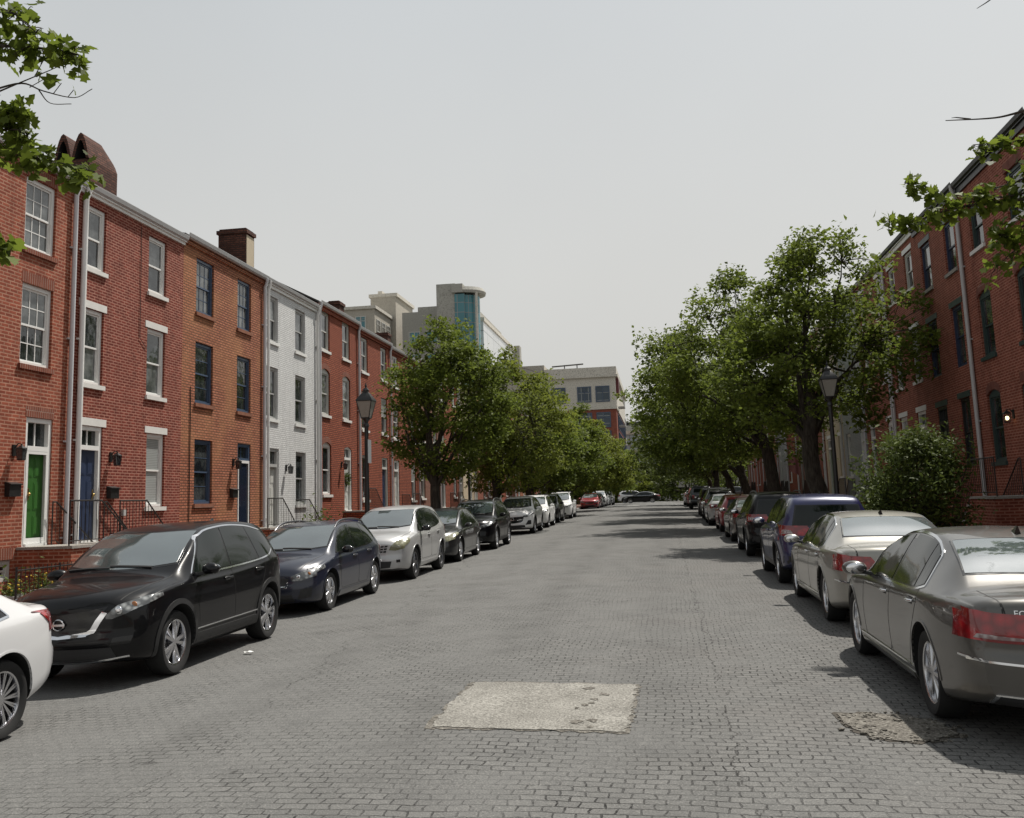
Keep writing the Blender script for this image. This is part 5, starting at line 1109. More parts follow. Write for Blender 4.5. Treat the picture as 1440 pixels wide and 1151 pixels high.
FARM = {'teal': panes_mat('teal_glass', (.05, .17, .20), (.07, .23, .27), 1.2, 1.6, .06), 'dark': panes_mat('dark_office_glass', (.022, .04, .06), (.05, .075, .10), 1.1, 1.2, .05), 'sky': panes_mat('pale_bridge_glass', (.28, .36, .40), (.40, .47, .50), 1.5, 3., .10),
        'beige': stone('precast_beige', (.40, .37, .32), (.47, .44, .38), .12, 9., None, .1), 'grey': stone('precast_grey', (.36, .35, .32), (.43, .42, .38), .1, 9., None, .1), 'brown': plain('brown_glass', (.13, .115, .095), .2, .3, .5),
        'white': panes_mat('white_metal_panels', (.52, .54, .56), (.60, .62, .63), 6., 3., .08), 'offred': brick('far_brick', (.22, .068, .048), (.27, .09, .06), (.2, .1, .08), 1.2, .4, .02), 'panel': stone('limestone', (.55, .52, .46), (.62, .59, .53), .2, 8., None, .1)}
def far_buildings():
    B = 150.
    t = thing('hotel_building', 'tall beige hotel with teal windows and a round glass corner tower', 'hotel', (-45, B, .5)); o = t.location.copy()
    def part(mb, nm, mat, par=t): return mb.build(nm, mat, par, None, o if par is t else o)
    m = MB(); m.box(-68, -44.5, B, B+10, .5, 33.6); m.box(-48.2, -43.7, B+10.2, B+22, .5, 37.7); part(m, 'guest_wing', FARM['beige'])
    m = MB(); m.box(-68.3, -44.2, B-.3, B+10.1, 33.6, 34.1); m.box(-48.5, -43.4, B+10.1, B+22.3, 37.7, 38.3); m.box(-47.4, -46.6, B+12, B+14, 38.3, 39.2); part(m, 'parapet', FARM['panel'])
    m = MB(); m.box(-41.2, -28.4, B+5, B+30, .5, 33.6); m.box(-38.6, -34.6, B+5.5, B+12, 33.6, 34.5); part(m, 'main_block', FARM['grey'])
    m = MB(); m.box(-34.0, -30.9, B-.5, B+14, .5, 36.8); part(m, 'tower', FARM['grey'])
    m = MB(); m.lathe([(2.3, .5), (2.3, 34.9)], 24, 'z', (-29.7, B+2.2, 0)); m.box(-31.0, -29.4, B-.62, B+2, 26, 35.0); part(m, 'glass_corner', FARM['teal'])
    m = MB(); m.lathe([(.01, 35.5), (3.3, 35.2), (3.4, 35.6), (3.0, 36.2), (.01, 36.4)], 32, 'z', (-29.8, B+2.4, 0)); m.box(-31.4, -29.6, B-1.0, B+6, 35.2, 36.6); part(m, 'canopy_roof', FARM['grey'])
    m = MB(); m.tube([(-27.6, B+.2, 20), (-27.6, B+.2, 35.3)], .24, 8); part(m, 'column', FARM['panel'])
    def gw(*a, **k):
        n0 = set(bpy.data.objects); grid_windows(t, *a, **k)
        for ob in set(bpy.data.objects)-n0: ob.data.transform(Matrix.Translation(-o))
    gw('y', -65, -45.2, 20, 33, 6, 4, 1.5, 1.9, B, 'teal', None, 'offwhite'); gw('x', B+.6, B+9.4, 20, 32.6, 3, 4, 1.8, 1.8, -44.5, 'brown', None, 'offwhite'); gw('y', -40.6, -34.6, 23.5, 31, 2, 2, 1.7, 2.0, B+5, 'teal', None, 'offwhite')
    t = thing('exhibition_hall', 'long white metal clad hall receding behind the hotel tower', 'hall', (-27.6, 156, .5)); o = t.location.copy()
    m = MB(); m.box(-27.7+.1-1., -27.6, 156, 192, .5, 31.6); m.build('wall', FARM['white'], t, None, o)
    m = MB(); m.box(-28.9, -27.4, 155.8, 192.3, 31.6, 32.2); m.build('parapet', FARM['panel'], t, None, o)
    m = MB(); m.box(-27.6, -26.4, 190, 192.5, .5, 32.6); m.build('corner_pier', FARM['grey'], t, None, o)
    m = MB(); m.box(-27.58, -27.50, 172, 186, 22, 28); m.build('window_band', FARM['sky'], t, None, o)
    t = thing('office_building', 'beige and red brick corner block with square dark windows at the street end', 'office', (-13, 150, .5)); o = t.location.copy()
    m = MB(); m.box(-21.5, -6.0, 150, 190, 15.6, 20.4); m.build('upper_wall', FARM['panel'], t, None, o)
    m = MB(); m.box(-21.5, -6.05, 150.06, 190, .5, 15.6); m.build('brick_wall', FARM['offred'], t, None, o)
    m = MB(); m.box(-22.2, -5.6, 149.6, 190, 20.4, 20.75); m.box(-21.9, -5.8, 149.8, 190, 20.75, 22.0); m.build('cornice', FARM['panel'], t, None, o)
    m = MB(); m.box(-26, -17.0, 149.5, 170, .5, 22.7); m.build('stair_tower', FARM['beige'], t, None, o)
    m = MB(); m.tube([(-16, 152, 22.7), (-11, 152, 22.9)], .12, 6); m.tube([(-14, 152, 21.9), (-14, 152, 22.9)], .08, 6); m.tube([(-12, 152, 21.9), (-12, 152, 22.9)], .08, 6); m.build('roof_rail', M['black'], t, None, o)
    m = MB(); m.box(-21.5, -5.9, 149.85, 190, 15.4, 15.9); m.build('string_course', FARM['panel'], t, None, o)
    n0 = set(bpy.data.objects)
    for u in (-8.05, -10.9, -14.9): grid_windows(t, 'y', u-1.3, u+1.3, 16.0, 19.6, 1, 1, 1.9, 2.2, 150, 'dark', None, 'bluewin')
    for u in (-8.05, -10.9, -14.9): grid_windows(t, 'y', u-1.3, u+1.3, .8, 15.2, 1, 5, 1.9, 2.1, 150.06, 'dark', None, 'bluewin')
    grid_windows(t, 'x', 153, 188, 1, 15.2, 9, 5, 1.9, 2.1, -6.05, 'dark', None, 'bluewin')
    for ob in set(bpy.data.objects)-n0: ob.data.transform(Matrix.Translation(-o))
    s = MB(); s.box(-5.98, -5.55, 151, 153.2, 17.5, 20.2); s.build('wall_sign', plain('dark_red_sign', (.12, .02, .025), .5), t, None, o)
    for k in range(5):
        s = MB(); s.box(-5.98, -4.9, 155+k*0, 158, 4+k*3, 4.2+k*3); s.box(-5.0, -4.9, 155, 158, 4.2+k*3, 5.2+k*3); s.build('balcony', M['greypaint'], t, None, o)
    t = thing('glass_footbridge', 'pale blue glazed footbridge crossing high above the far street', 'footbridge', (0, 196, 8)); o = t.location.copy()
    m = MB(); m.box(-14, 22, 196, 202, 8.2, 14.2); m.build('glazing', FARM['sky'], t, None, o); m = MB(); m.box(-14, 22, 195.7, 202.3, 14.2, 14.9); m.box(-14, 22, 195.7, 202.3, 7.6, 8.2); m.box(-14, 22, 195.8, 196, 10.6, 11.1); m.build('deck', FARM['panel'], t, None, o)
    t = thing('car_park', 'grey concrete block with level bands behind the footbridge', 'building', (0, 215, .5)); o = t.location.copy()
    m = MB()
    for k in range(6): m.box(-12, 24, 215, 235, .5+k*3, 2.4+k*3)
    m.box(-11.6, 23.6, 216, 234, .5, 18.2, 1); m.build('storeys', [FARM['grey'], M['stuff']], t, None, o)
far_buildings()

# ------------------------------------------------------------------ trees
LEAF = {'a': leafy('leaves_mid', (.034, .054, .008), (.155, .195, .034), .48), 'b': leafy('leaves_yellowish', (.046, .064, .010), (.185, .215, .036), .5), 'c': leafy('leaves_dark', (.022, .034, .007), (.09, .115, .023), .44), 'm': leafy('maple_leaves', (.038, .060, .008), (.150, .195, .028), .52), 'bush': leafy('glossy_bush_leaves', (.020, .034, .007), (.100, .130, .030), .28)}
def leaf_mesh(name, P, size, mat, rg, shape='rhomb', up=.55, jit=.35):
    """many single leaves at points P"""
    n = len(P); N = rg.normal(size=(n, 3)); N[:, 2] = np.abs(N[:, 2])+up; N /= np.linalg.norm(N, axis=1)[:, None]
    T = rg.normal(size=(n, 3)); T[:, 2] -= .35; T -= N*(T*N).sum(1)[:, None]; T /= np.linalg.norm(T, axis=1)[:, None]; B = np.cross(N, T)
    s = size*(1+jit*rg.normal(size=n)).clip(.5, 1.7)
    if shape == 'rhomb': prof = [(0, 0, 0), (.42, .34, .10), (1, 0, -.06), (.42, -.34, .10)]; faces = [(0, 1, 2, 3)]
    elif shape == 'oval': prof = [(0, 0, 0), (.3, .19, .05), (.7, .19, .04), (1, 0, -.08), (.7, -.19, .04), (.3, -.19, .05)]; faces = [(0, 1, 2, 3, 4, 5)]
    else:
        prof = [(0, 0, 0), (-.05, .30, .03), (.20, .26, .02), (.30, .62, .08), (.52, .30, .02), (.70, .34, .03), (1., 0, -.10), (.70, -.34, .03), (.52, -.30, .02), (.30, -.62, .08), (.20, -.26, .02), (-.05, -.30, .03)]
        faces = [tuple(range(12))]
    k = len(prof); V = np.zeros((n, k, 3))
    for i, (a, b, c) in enumerate(prof): V[:, i] = P+(T*a+B*b+N*c)*s[:, None]
    me = bpy.data.meshes.new(name); V = V.reshape(-1, 3)
    me.vertices.add(len(V)); me.vertices.foreach_set('co', V.ravel()); L = n*len(faces[0])
    me.loops.add(L); me.loops.foreach_set('vertex_index', np.arange(L)); me.polygons.add(n)
    me.polygons.foreach_set('loop_start', np.arange(n)*k); me.polygons.foreach_set('loop_total', np.full(n, k)); me.update(calc_edges=True)
    me.materials.append(LEAF[mat]); return me
def curve(a, b, sag, rg, n=7, wob=.06):
    a, b = np.array(a, float), np.array(b, float); L = np.linalg.norm(b-a); o = []
    w = rg.normal(size=3)*wob*L
    for i in range(n+1):
        t = i/n; p = a*(1-t)+b*t; p = p+np.array([0, 0, sag*L*4*t*(1-t)])+w*math.sin(math.pi*t)*.8+rg.normal(size=3)*.012*L*(0 < i < n); o.append(p)
    return o
def tree(label, base, cen, rad, nleaf, size, mat, seed, tr=.17, fork=None, limbs=9, lean=(0, 0), group=None, kind='tree', flat=.6, ncl=150, spikes=0):
    rg = np.random.default_rng(seed); bx, by, bz = base; root = thing('street_tree' if kind == 'tree' else kind, label, kind, base, 0, group)
    c = np.array(cen)-np.array(base); rad = np.array(rad); fork = fork or (c[2]-rad[2]*.75); m = MB()
    top = np.array([c[0]*.7, c[1]*.7, c[2]+rad[2]*.45]); fp = np.array([lean[0], lean[1], fork])
    trunk = curve((0, 0, -.1), fp, 0, rg, 6, .03); m.tube(trunk, [tr*1.45]+[tr*(1.08-.2*i/6) for i in range(6)], 12)
    lead = curve(fp, top, 0, rg, 7, .05); m.tube(lead, [tr*.85*(1-.85*i/7) for i in range(8)], 8)
    lobes = [(v/np.linalg.norm(v), rg.uniform(-.30, .2)) for v in rg.normal(size=(16, 3))]
    def env(d):
        s = 1.
        for v, a in lobes: s += a*max(0, d.dot(v))**6
        return s
    cl = []
    while len(cl) < ncl:
        d = rg.normal(size=3); d /= np.linalg.norm(d); r = rg.uniform(.12, 1)**.42*env(d)
        q = d*r*rad
        if q[2] < -rad[2]*flat: q[2] = -rad[2]*flat+rg.uniform(-.1, .35)
        cl.append(c+q)
    for _ in range(spikes):
        a = rg.uniform(0, 6.28); k = rg.uniform(.05, .6); q = c+np.array([math.cos(a)*rad[0]*k, math.sin(a)*rad[1]*k, rad[2]*(1-.5*k*k)]); h = rg.uniform(.4, 1.1)
        for z in (0, .35, .7): cl.append(q+np.array([rg.normal()*.12, rg.normal()*.12, h*z]))
    cl = np.array(cl); ends = []
    order = rg.permutation(len(cl))[:limbs]
    for i, k in enumerate(order):
        t = rg.uniform(.0, .75); st = lead[int(t*6)] if i > 3 else fp+np.array([0, 0, -rg.uniform(0, .3)*min(1.2, fork*.3)])
        e = c+(cl[k]-c)*.85; e[2] = max(e[2], fork+.25); L = curve(st, e, .07, rg, 8, .06); r0 = tr*rg.uniform(.38, .58)*(1 if i < 4 else .7); m.tube(L, [r0*(1-.86*j/8) for j in range(9)], 7); ends += [L[j] for j in (3, 5, 6, 8)]
    E = np.array(ends+[lead[j] for j in (3, 5, 7)])
    for q in cl:
        k = np.argmin(np.linalg.norm(E-q, axis=1)); L = curve(E[k], q, .05, rg, 4, .08); m.tube(L, [tr*.10, tr*.08, tr*.06, tr*.045, tr*.03], 4, 0, False)
    o = m.build('trunk', M['bark'], root, 60)
    per = nleaf//len(cl); P = []
    sc = (rad.prod()/len(cl))**(1/3)
    for q in cl:
        n = max(6, int(per*rg.uniform(.45, 1.35))); g = rg.normal(size=(n, 3)).clip(-1.55, 1.55)*np.array([.56, .56, .30])*sc*rg.uniform(.7, 1.15); P.append(q+g)
    P = np.concatenate(P); me = leaf_mesh('crown', P, size, mat, rg); link('crown', me, root); return root
GL, GR = 'street trees along the left pavement', 'street trees along the right pavement'
def Z(x, y): return sz(y, -1 if x < 0 else 1)
def trees():
    X = -8.1
    tree('round leafy tree beside the left lamp post, nearest of the left row', (X, 34.3, Z(X, 34)), (X+.55, 34.6, 5.75), (2.75, 2.8, 3.3), 26350, 0.128, 'a', 11, .19, 2.2, 11, (.1, 0), GL, ncl=210, spikes=0, flat=.9)
    tree('leafy tree second in the left row, low forking trunk behind the black parked car', (X, 46.5, Z(X, 46)), (X+.9, 47, 5.2), (2.9, 3.8, 3.6), 26350, 0.144, 'b', 12, .2, 1.2, 10, (.2, 0), GL, ncl=190, spikes=3, flat=.95)
    tree('leafy tree third in the left row behind the white parked cars', (X, 58.5, Z(X, 58)), (X+1.1, 59, 4.9), (3.1, 4.2, 3.4), 23250, 0.160, 'a', 13, .2, 1.9, 9, (.2, 0), GL, ncl=170, spikes=3, flat=.95)
    tree('leafy tree fourth in the left row, above the last white parked car', (X, 71., Z(X, 71)), (X+1.4, 71.5, 5.0), (3.2, 4.4, 3.6), 20150, 0.184, 'a', 14, .2, 2., 9, (.2, 0), GL, ncl=150, spikes=2, flat=.95)
    tree('bright yellow green tree standing by the red parked car', (X, 86., Z(X, 86)), (X+1.9, 86.5, 5.3), (3.5, 4.2, 3.2), 17050, 0.208, 'b', 15, .2, 1.7, 9, (.3, 0), GL, ncl=150, spikes=2, flat=.95)
    tree('low yellow green tree beyond the red parked car', (X+.3, 101., Z(X, 101)), (X+2.8, 101.5, 4.9), (3.8, 4.2, 2.8), 13950, 0.208, 'b', 16, .2, 1.7, 8, (.3, 0), GL, ncl=110, spikes=2)
    tree('last tree of the left row at the crossing', (X, 117., Z(X, 117)), (X+2.6, 117.5, 5.0), (4.4, 4.4, 3.6), 10850, 0.240, 'a', 17, .22, 1.8, 8, (.3, 0), GL, ncl=110)
    X = 5.0
    tree('big spreading tree with dark leaning trunk beside the right lamp post', (X, 30.9, Z(X, 30.6)), (4.95, 31.4, 6.2), (3.9, 3.4, 3.1), 29450, 0.132, 'a', 22, .26, 3.2, 12, (-.35, 0), GR, ncl=210, spikes=8, flat=.75)
    tree('tall wide tree second in the right row, reaching over the roadway', (X, 43.5, Z(X, 43)), (3.5, 44, 7.0), (4.4, 4.4, 4.2), 32550, 0.152, 'a', 23, .27, 3.3, 11, (-.3, 0), GR, ncl=230, spikes=2, flat=.85)
    tree('dark tree third in the right row overhanging the parked cars', (X, 56., Z(X, 56)), (2.2, 56.5, 6.2), (4.4, 4.8, 4.2), 24800, 0.180, 'a', 24, .25, 2.2, 10, (-.4, 0), GR, ncl=160, spikes=3)
    tree('dark tree fourth in the right row by the black boxy car', (X, 69., Z(X, 69)), (2.6, 69.5, 6.6), (4.5, 5.0, 4.3), 13950, 0.200, 'c', 25, .25, 2.2, 9, (-.3, 0), GR, ncl=130)
    tree('dark tree fifth in the right row by the pickup', (X, 83., Z(X, 83)), (2.7, 83.5, 6.6), (4.6, 5.0, 4.4), 12400, 0.224, 'c', 26, .25, 2.2, 9, (-.3, 0), GR, ncl=120)
    tree('dark tree at the far end of the right row', (X, 98., Z(X, 98)), (3.2, 98.5, 6.4), (5., 5.0, 4.4), 10850, 0.240, 'c', 27, .25, 2.2, 8, (-.2, 0), GR, ncl=110)
    g = 'trees beyond the crossing'
    for i, (x, y, r, h, mt, lb) in enumerate(((-12.5, 142, 4.6, 6.2, 'a', 'mid green tree left of the street end below the brick office'), (-6.2, 147, 3.9, 4.6, 'b', 'lighter tree beyond the crossing in front of the brick office'), (-1.2, 152, 4.0, 4.4, 'c', 'dark low tree closing the middle of the street'), (4., 146, 4.6, 5.4, 'c', 'dark tree right of centre at the street end'), (10.5, 141, 5.2, 6.2, 'a', 'broad tree closing the street end on the right'))):
        tree(lb, (x, y, .6), (x, y, .6+h*.6), (r*1.1, r*.9, h*.66), 6000, .34, mt, 40+i, .24, 1.2, 8, (0, 0), g, ncl=100, flat=1.)
trees()

def bough(name, label, base, trunk_top, tr, boughs, seed, lk=1., bare=()):
    """near maple whose trunk stands just out of the picture; its boughs reach in"""
    rg = np.random.default_rng(seed); root = thing('street_tree', label, 'tree', base); b = np.array(base); m = MB(); P = []
    tk = curve((0, 0, -.1), np.array(trunk_top)-b, 0, rg, 8, .02); m.tube(tk, [tr*(1.3-.75*i/8) for i in range(9)], 12)
    for (pts, r0, dens, spread) in boughs:
        Q = [np.array(p)-b for p in pts]; Q = [np.array(p) for p in catmull(Q, 6)]; n = len(Q); m.tube(Q, [max(.006, r0*(1-.9*i/(n-1))) for i in range(n)], 6)
        for i in range(n//4, n):
            for _ in range(dens):
                d = rg.normal(size=3)*np.array([1, 1, .8]); d /= np.linalg.norm(d); L = spread*rg.uniform(.35, 1.); e = Q[i]+d*L+np.array([0, 0, -.03]); tw = curve(Q[i], e, .08, rg, 4, .1); m.tube(tw, [.007, .006, .005, .004, .003], 4, 0, False)
                for q in tw[2:]+[e]:
                    for _ in range(1): P.append(q+rg.normal(size=3)*.055+np.array([0, 0, -.03]))
    for pts, r0 in bare:
        Q = [np.array(p)-b for p in pts]; Q = catmull(Q, 5); n = len(Q); m.tube(Q, [max(.004, r0*(1-.8*i/(n-1))) for i in range(n)], 5)
    m.build('trunk', M['bark'], root, 60); link('crown', leaf_mesh('crown', np.array(P), .125*lk, 'm', rg, 'maple', .3, .25), root)
    return root
# near boughs at the picture's corners (places found from the photograph at 8 m and 11 m away)
bough('street_tree', 'near maple whose leafy boughs hang in from the top left corner', (-8.2, 6.6, sz(6.6, -1)), (-8.0, 6.7, 7.0), .17,
  [([(-8.0, 6.7, 5.6), (-6.9, 7.6, 6.5), (-6.39, 8.0, 6.47), (-5.78, 8.0, 6.36), (-5.40, 8.0, 6.28), (-5.2, 8.0, 6.20)], .03, 2, .22), ([(-8.0, 6.7, 6.0), (-7., 7.6, 6.9), (-6.41, 8.0, 6.90), (-5.94, 8.0, 6.72), (-5.7, 8.0, 6.5)], .03, 2, .22),
   ([(-8.0, 6.7, 5.1), (-7.0, 7.5, 5.85), (-6.35, 8.0, 5.84), (-5.97, 8.0, 5.72), (-5.83, 8.0, 5.72)], .03, 2, .17), ([(-8.0, 6.7, 4.7), (-7., 7.5, 5.45), (-6.33, 8.0, 5.42), (-5.81, 8.0, 5.30), (-5.44, 8.0, 5.18), (-5.05, 8.0, 5.05)], .025, 2, .17), ([(-8., 6.7, 4.9), (-6.34, 8.0, 5.55), (-5.89, 8.0, 5.54), (-5.74, 8.0, 5.49)], .02, 1, .12), ([(-8., 6.7, 3.8), (-7., 7.5, 4.5), (-6.21, 8.0, 4.50), (-5.98, 8.0, 4.44)], .02, 2, .11)], 5, .82,
  bare=[([(-6.2, 8., 5.9), (-5.91, 8., 5.99), (-5.55, 8., 6.10), (-5.40, 8., 6.15)], .010), ([(-6.2, 8., 5.95), (-5.84, 8., 6.0), (-5.61, 8., 5.90), (-5.28, 8., 5.80), (-5.10, 8., 5.87)], .011), ([(-5.65, 8., 5.91), (-5.53, 8., 5.77), (-5.31, 8., 5.74)], .007), ([(-5.5, 8.0, 5.86), (-5.42, 8., 5.96)], .005), ([(-5.35, 8.0, 5.81), (-5.29, 8., 5.88)], .004), ([(-5.7, 8., 6.06), (-5.62, 8., 6.2)], .005), ([(-5.75, 8., 5.95), (-5.6, 8., 6.02)], .005)])
bough('street_tree', 'near maple whose leafy boughs hang in at the right edge', (6.0, 12.7, sz(12.7, 1)), (6.2, 12.8, 9.3), .19,
  [([(6.72, 12.84, 5.26), (5.29, 13.20, 5.61), (4.92, 13.20, 5.59), (4.08, 13.20, 5.54), (3.65, 13.20, 5.43), (3.13, 13.20, 5.43)], .035, 2, .13), ([(4.14, 13.20, 5.54), (4.06, 13.20, 5.55), (3.85, 13.20, 5.78), (3.64, 13.20, 5.92), (3.47, 13.20, 5.93)], .012, 1, .10), ([(6.72, 12.84, 6.10), (5.47, 13.20, 6.43), (4.85, 13.20, 6.39), (4.39, 13.20, 6.39)], .025, 2, .18),
   ([(6.72, 12.84, 5.62), (5.42, 13.20, 5.98), (4.79, 13.20, 5.81), (4.30, 13.20, 5.72)], .03, 2, .22), ([(6.72, 12.84, 5.50), (5.52, 13.20, 5.74), (4.80, 13.20, 5.65), (4.20, 13.20, 5.60)], .03, 2, .2), ([(6.72, 12.84, 4.90), (5.34, 13.20, 5.24), (4.79, 13.20, 4.93), (4.50, 13.20, 4.69)], .025, 2, .18), ([(6.72, 12.84, 4.78), (5.26, 13.20, 5.27), (4.73, 13.20, 5.18), (4.55, 13.20, 5.14)], .025, 2, .16), ([(6.72, 12.84, 6.22), (5.52, 13.20, 6.22), (5.04, 13.20, 6.10)], .03, 2, .22)], 9, .88,
  bare=[([(6.72, 12.84, 6.70), (5.62, 13.20, 6.91), (5.06, 13.20, 6.80), (4.70, 13.20, 6.74), (4.07, 13.20, 6.76)], .03), ([(4.39, 13.20, 6.75), (4.21, 13.20, 6.79), (4.15, 13.20, 6.79)], .012), ([(6.72, 12.84, 8.26), (5.47, 13.20, 8.96), (4.82, 13.20, 8.43), (4.62, 13.20, 8.31)], .02)])
def bush():
    rg = np.random.default_rng(3); x, y = 5.35, 21.9; z = sz(y, 1); root = thing('leafy_bush', 'large rounded glossy green bush in front of the right houses', 'bush', (x, y, z)); m = MB(); P = []
    c = np.array([0, 0, 1.45])
    for k in range(120):
        d = rg.normal(size=3); d /= np.linalg.norm(d); d[2] = d[2] if d[2] > -.6 else -.6; r = rg.uniform(.3, 1)**.4*(1+.12*rg.normal()); e = c+d*r*np.array([1.12, 1.2, 1.42])
        e[0] *= 1-.18*max(0, (e[2]-1.4)); L = curve((rg.normal()*.08, rg.normal()*.08, 0), e, .06, rg, 5, .06); m.tube(L, [.022, .018, .014, .010, .007, .005], 4, 0, False)
        P.append(e+rg.normal(size=(120, 3))*np.array([.19, .19, .16]))
    m.build('stem', M['bark'], root, 60); link('foliage', leaf_mesh('foliage', np.concatenate(P), .10, 'bush', rg, 'oval', .5, .25), root)
bush()

# ------------------------------------------------------------------ lamp posts
def lamp_post(label, x, y, H=4.95, sign=False, lean=0.):
    z = sz(y, -1 if x < 0 else 1)+.01; t = thing('lamp_post', label, 'street lamp', (x, y, z), 0, 'black lantern lamp posts'); m = MB()
    m.lathe([(.19, 0), (.19, .10), (.16, .16), (.14, .55), (.15, .6), (.105, .7), (.078, .9), (.062, 2.0), (.056, H-1.1), (.075, H-1.08), (.075, H-1.02), (.05, H-.98), (.06, H-.93), (.11, H-.88), (.12, H-.85)], 14); m.build('post', M['black'], t, 40)
    g = MB(); h0, h1, r0, r1 = H-.84, H-.36, .12, .235
    def ring(r, h): return [(r*math.cos(math.pi/4+math.pi/2*k), r*math.sin(math.pi/4+math.pi/2*k), h) for k in range(4)]
    A, B = ring(r0*1.3, h0), ring(r1*1.3, h1)
    for k in range(4): g.face([A[k], A[(k+1) % 4], B[(k+1) % 4], B[k]])
    g.build('lantern_glass', M['lampglass'], t)
    c = MB()
    for k in range(4): c.tube([A[k], B[k]], .014, 6); c.tube([B[k], B[(k+1) % 4]], .018, 6); c.tube([A[k], A[(k+1) % 4]], .018, 6)
    rf = [(r1*1.42, h1+.0), (r1*1.35, h1+.04), (.14, h1+.22), (.09, h1+.25), (.09, h1+.30), (.12, h1+.31), (.06, h1+.36), (.025, h1+.40), (.045, h1+.43), (.02, h1+.47), (.006, h1+.54)]
    c.lathe([(r*(1.0), h) for r, h in rf], 4, 'z', (0, 0, 0), 0, math.pi/4); c.build('lantern_hood', M['black'], t, 30)
    if sign:
        s = MB(); s.box(.075, .09, -.15, .15, 2.75, 3.4); p = s.build('parking_sign', M['sign'], t); b = MB(); b.box(.03, .08, -.02, .02, 2.85, 2.89); b.box(.03, .08, -.02, .02, 3.22, 3.26); b.build('bracket', M['black'], p)
    return t
lamp_post('black lantern post with a grey sign plate, left pavement beside the first tree', -8.05, 26.2, 4.85, True)
lamp_post('black lantern post under the spreading tree on the right pavement', 4.75, 27.6, 4.95)
lamp_post('black lantern post behind the white parked cars on the left', -8.05, 62.0, 4.3)
lamp_post('black lantern post by the last left trees', -8.05, 82.0, 4.3)
t = thing('sign_pole', 'dark pole with a small plate standing between the first two left trees', 'pole', (-8.0, 40.6, sz(40.6, -1))); m = MB(); m.tube([(0, 0, 0), (0, 0, 3.6)], .05, 8); m.build('pole', M['black'], t, 60); m = MB(); m.box(-.15, .15, -.07, -.055, 2.9, 3.35); m.build('plate', M['sign'], t)

# ------------------------------------------------------------------ things on the house fronts and pavements
def lantern(label, side, y, z, d=.02, glow=None, group='wall lanterns'):
    n = 1 if side < 0 else -1; X = FL if side < 0 else FR; t = thing('wall_lantern', label, 'lantern', (X, y, z), 0, group); m = MB()
    m.box(*sorted((n*.002, n*.03)), -.05, .05, -.12, .10); m.tube([(n*.03, 0, .04), (n*.10, 0, .12), (n*.17, 0, .10)], .012, 6)
    c = n*.17; m.lathe([(.015, .10), (.02, .08), (.105, .02), (.10, .0)], 4, 'z', (c, 0, 0), 0, math.pi/4); m.lathe([(.07, -.21), (.075, -.19), (.02, -.19)], 4, 'z', (c, 0, 0), 0, math.pi/4)
    for k in range(4): a = math.pi/4+k*math.pi/2; m.tube([(c+.095*math.cos(a), .095*math.sin(a), 0), (c+.07*math.cos(a), .07*math.sin(a), -.2)], .008, 5)
    m.build('frame', M['black'], t)
    if not glow: g = MB(); g.lathe([(.062, -.19), (.085, -.002)], 4, 'z', (c, 0, 0), 0, math.pi/4, cap=False); g.build('lamp_glass', M['glass'], t)
    if glow:
        b = MB(); b.ball((c, 0, -.10), .05, 10); s = NT('lit_bulb'); s.b.inputs['Emission Color'].default_value = (1, .85, .45, 1); s.b.inputs['Emission Strength'].default_value = 3.; b.build('bulb', s.mat, t, 60)
    return t
def mailbox(label, side, y, z):
    n = 1 if side < 0 else -1; X = FL if side < 0 else FR; t = thing('mailbox', label, 'mailbox', (X, y, z), 0, 'black wall mailboxes'); m = MB()
    m.box(*sorted((n*.003, n*.11)), -.17, .17, -.14, .10); m.build('box', M['black'], t); l = MB(); l.hexa([(n*.003, -.18, .102), (n*.14, -.18, .08), (n*.14, .18, .08), (n*.003, .18, .102), (n*.003, -.18, .14), (n*.14, -.18, .10), (n*.14, .18, .10), (n*.003, .18, .14)]); l.build('lid', M['black'], t)
D = lambda Y, Zz: dmap(Y, Zz)
lantern('black wall lantern left of the green door', -1, D(18.05, 3.25)[0], D(0, 3.25)[1]); lantern('black wall lantern right of the navy door', -1, D(21.6, 3.25)[0], D(0, 3.25)[1])
lantern('black wall lantern left of the blue framed glass door', -1, D(28.4, 3.35)[0], D(0, 3.35)[1]); lantern('dark square wall lantern on the white painted house', -1, D(32.7, 3.3)[0], D(0, 3.3)[1])
lantern('wall lantern on the arched window house', -1, D(38.75, 3.6)[0], D(0, 3.6)[1]); lantern('lit wall lantern glowing on the deep red house at the right edge', 1, 24.75, 3.55, glow=True)
mailbox('black mailbox left of the green door', -1, D(18.0, 2.45)[0], D(0, 2.45)[1]); mailbox('black mailbox right of the navy door', -1, D(21.65, 2.4)[0], D(0, 2.4)[1]); mailbox('black mailbox left of the blue framed glass door', -1, D(28.35, 2.4)[0], D(0, 2.4)[1])
# door wreath
w = MB(); rg = np.random.default_rng(8); c = D(39.65, 3.0); t = thing('door_wreath', 'green wreath hung on the pale door of the arched window house', 'wreath', (FL-.06, c[0], c[1]))
m = MB(); m.tube([(0, .2*math.cos(a), .2*math.sin(a)) for a in np.linspace(0, 6.283, 17)], .03, 6); m.build('ring', M['bark'], t); link('leaves', leaf_mesh('leaves', np.array([(.03+rg.normal()*.03, (.2+rg.normal()*.035)*math.cos(a), (.2+rg.normal()*.035)*math.sin(a)) for a in rg.uniform(0, 6.28, 160)]), .09, 'bush', rg, 'oval'), t)
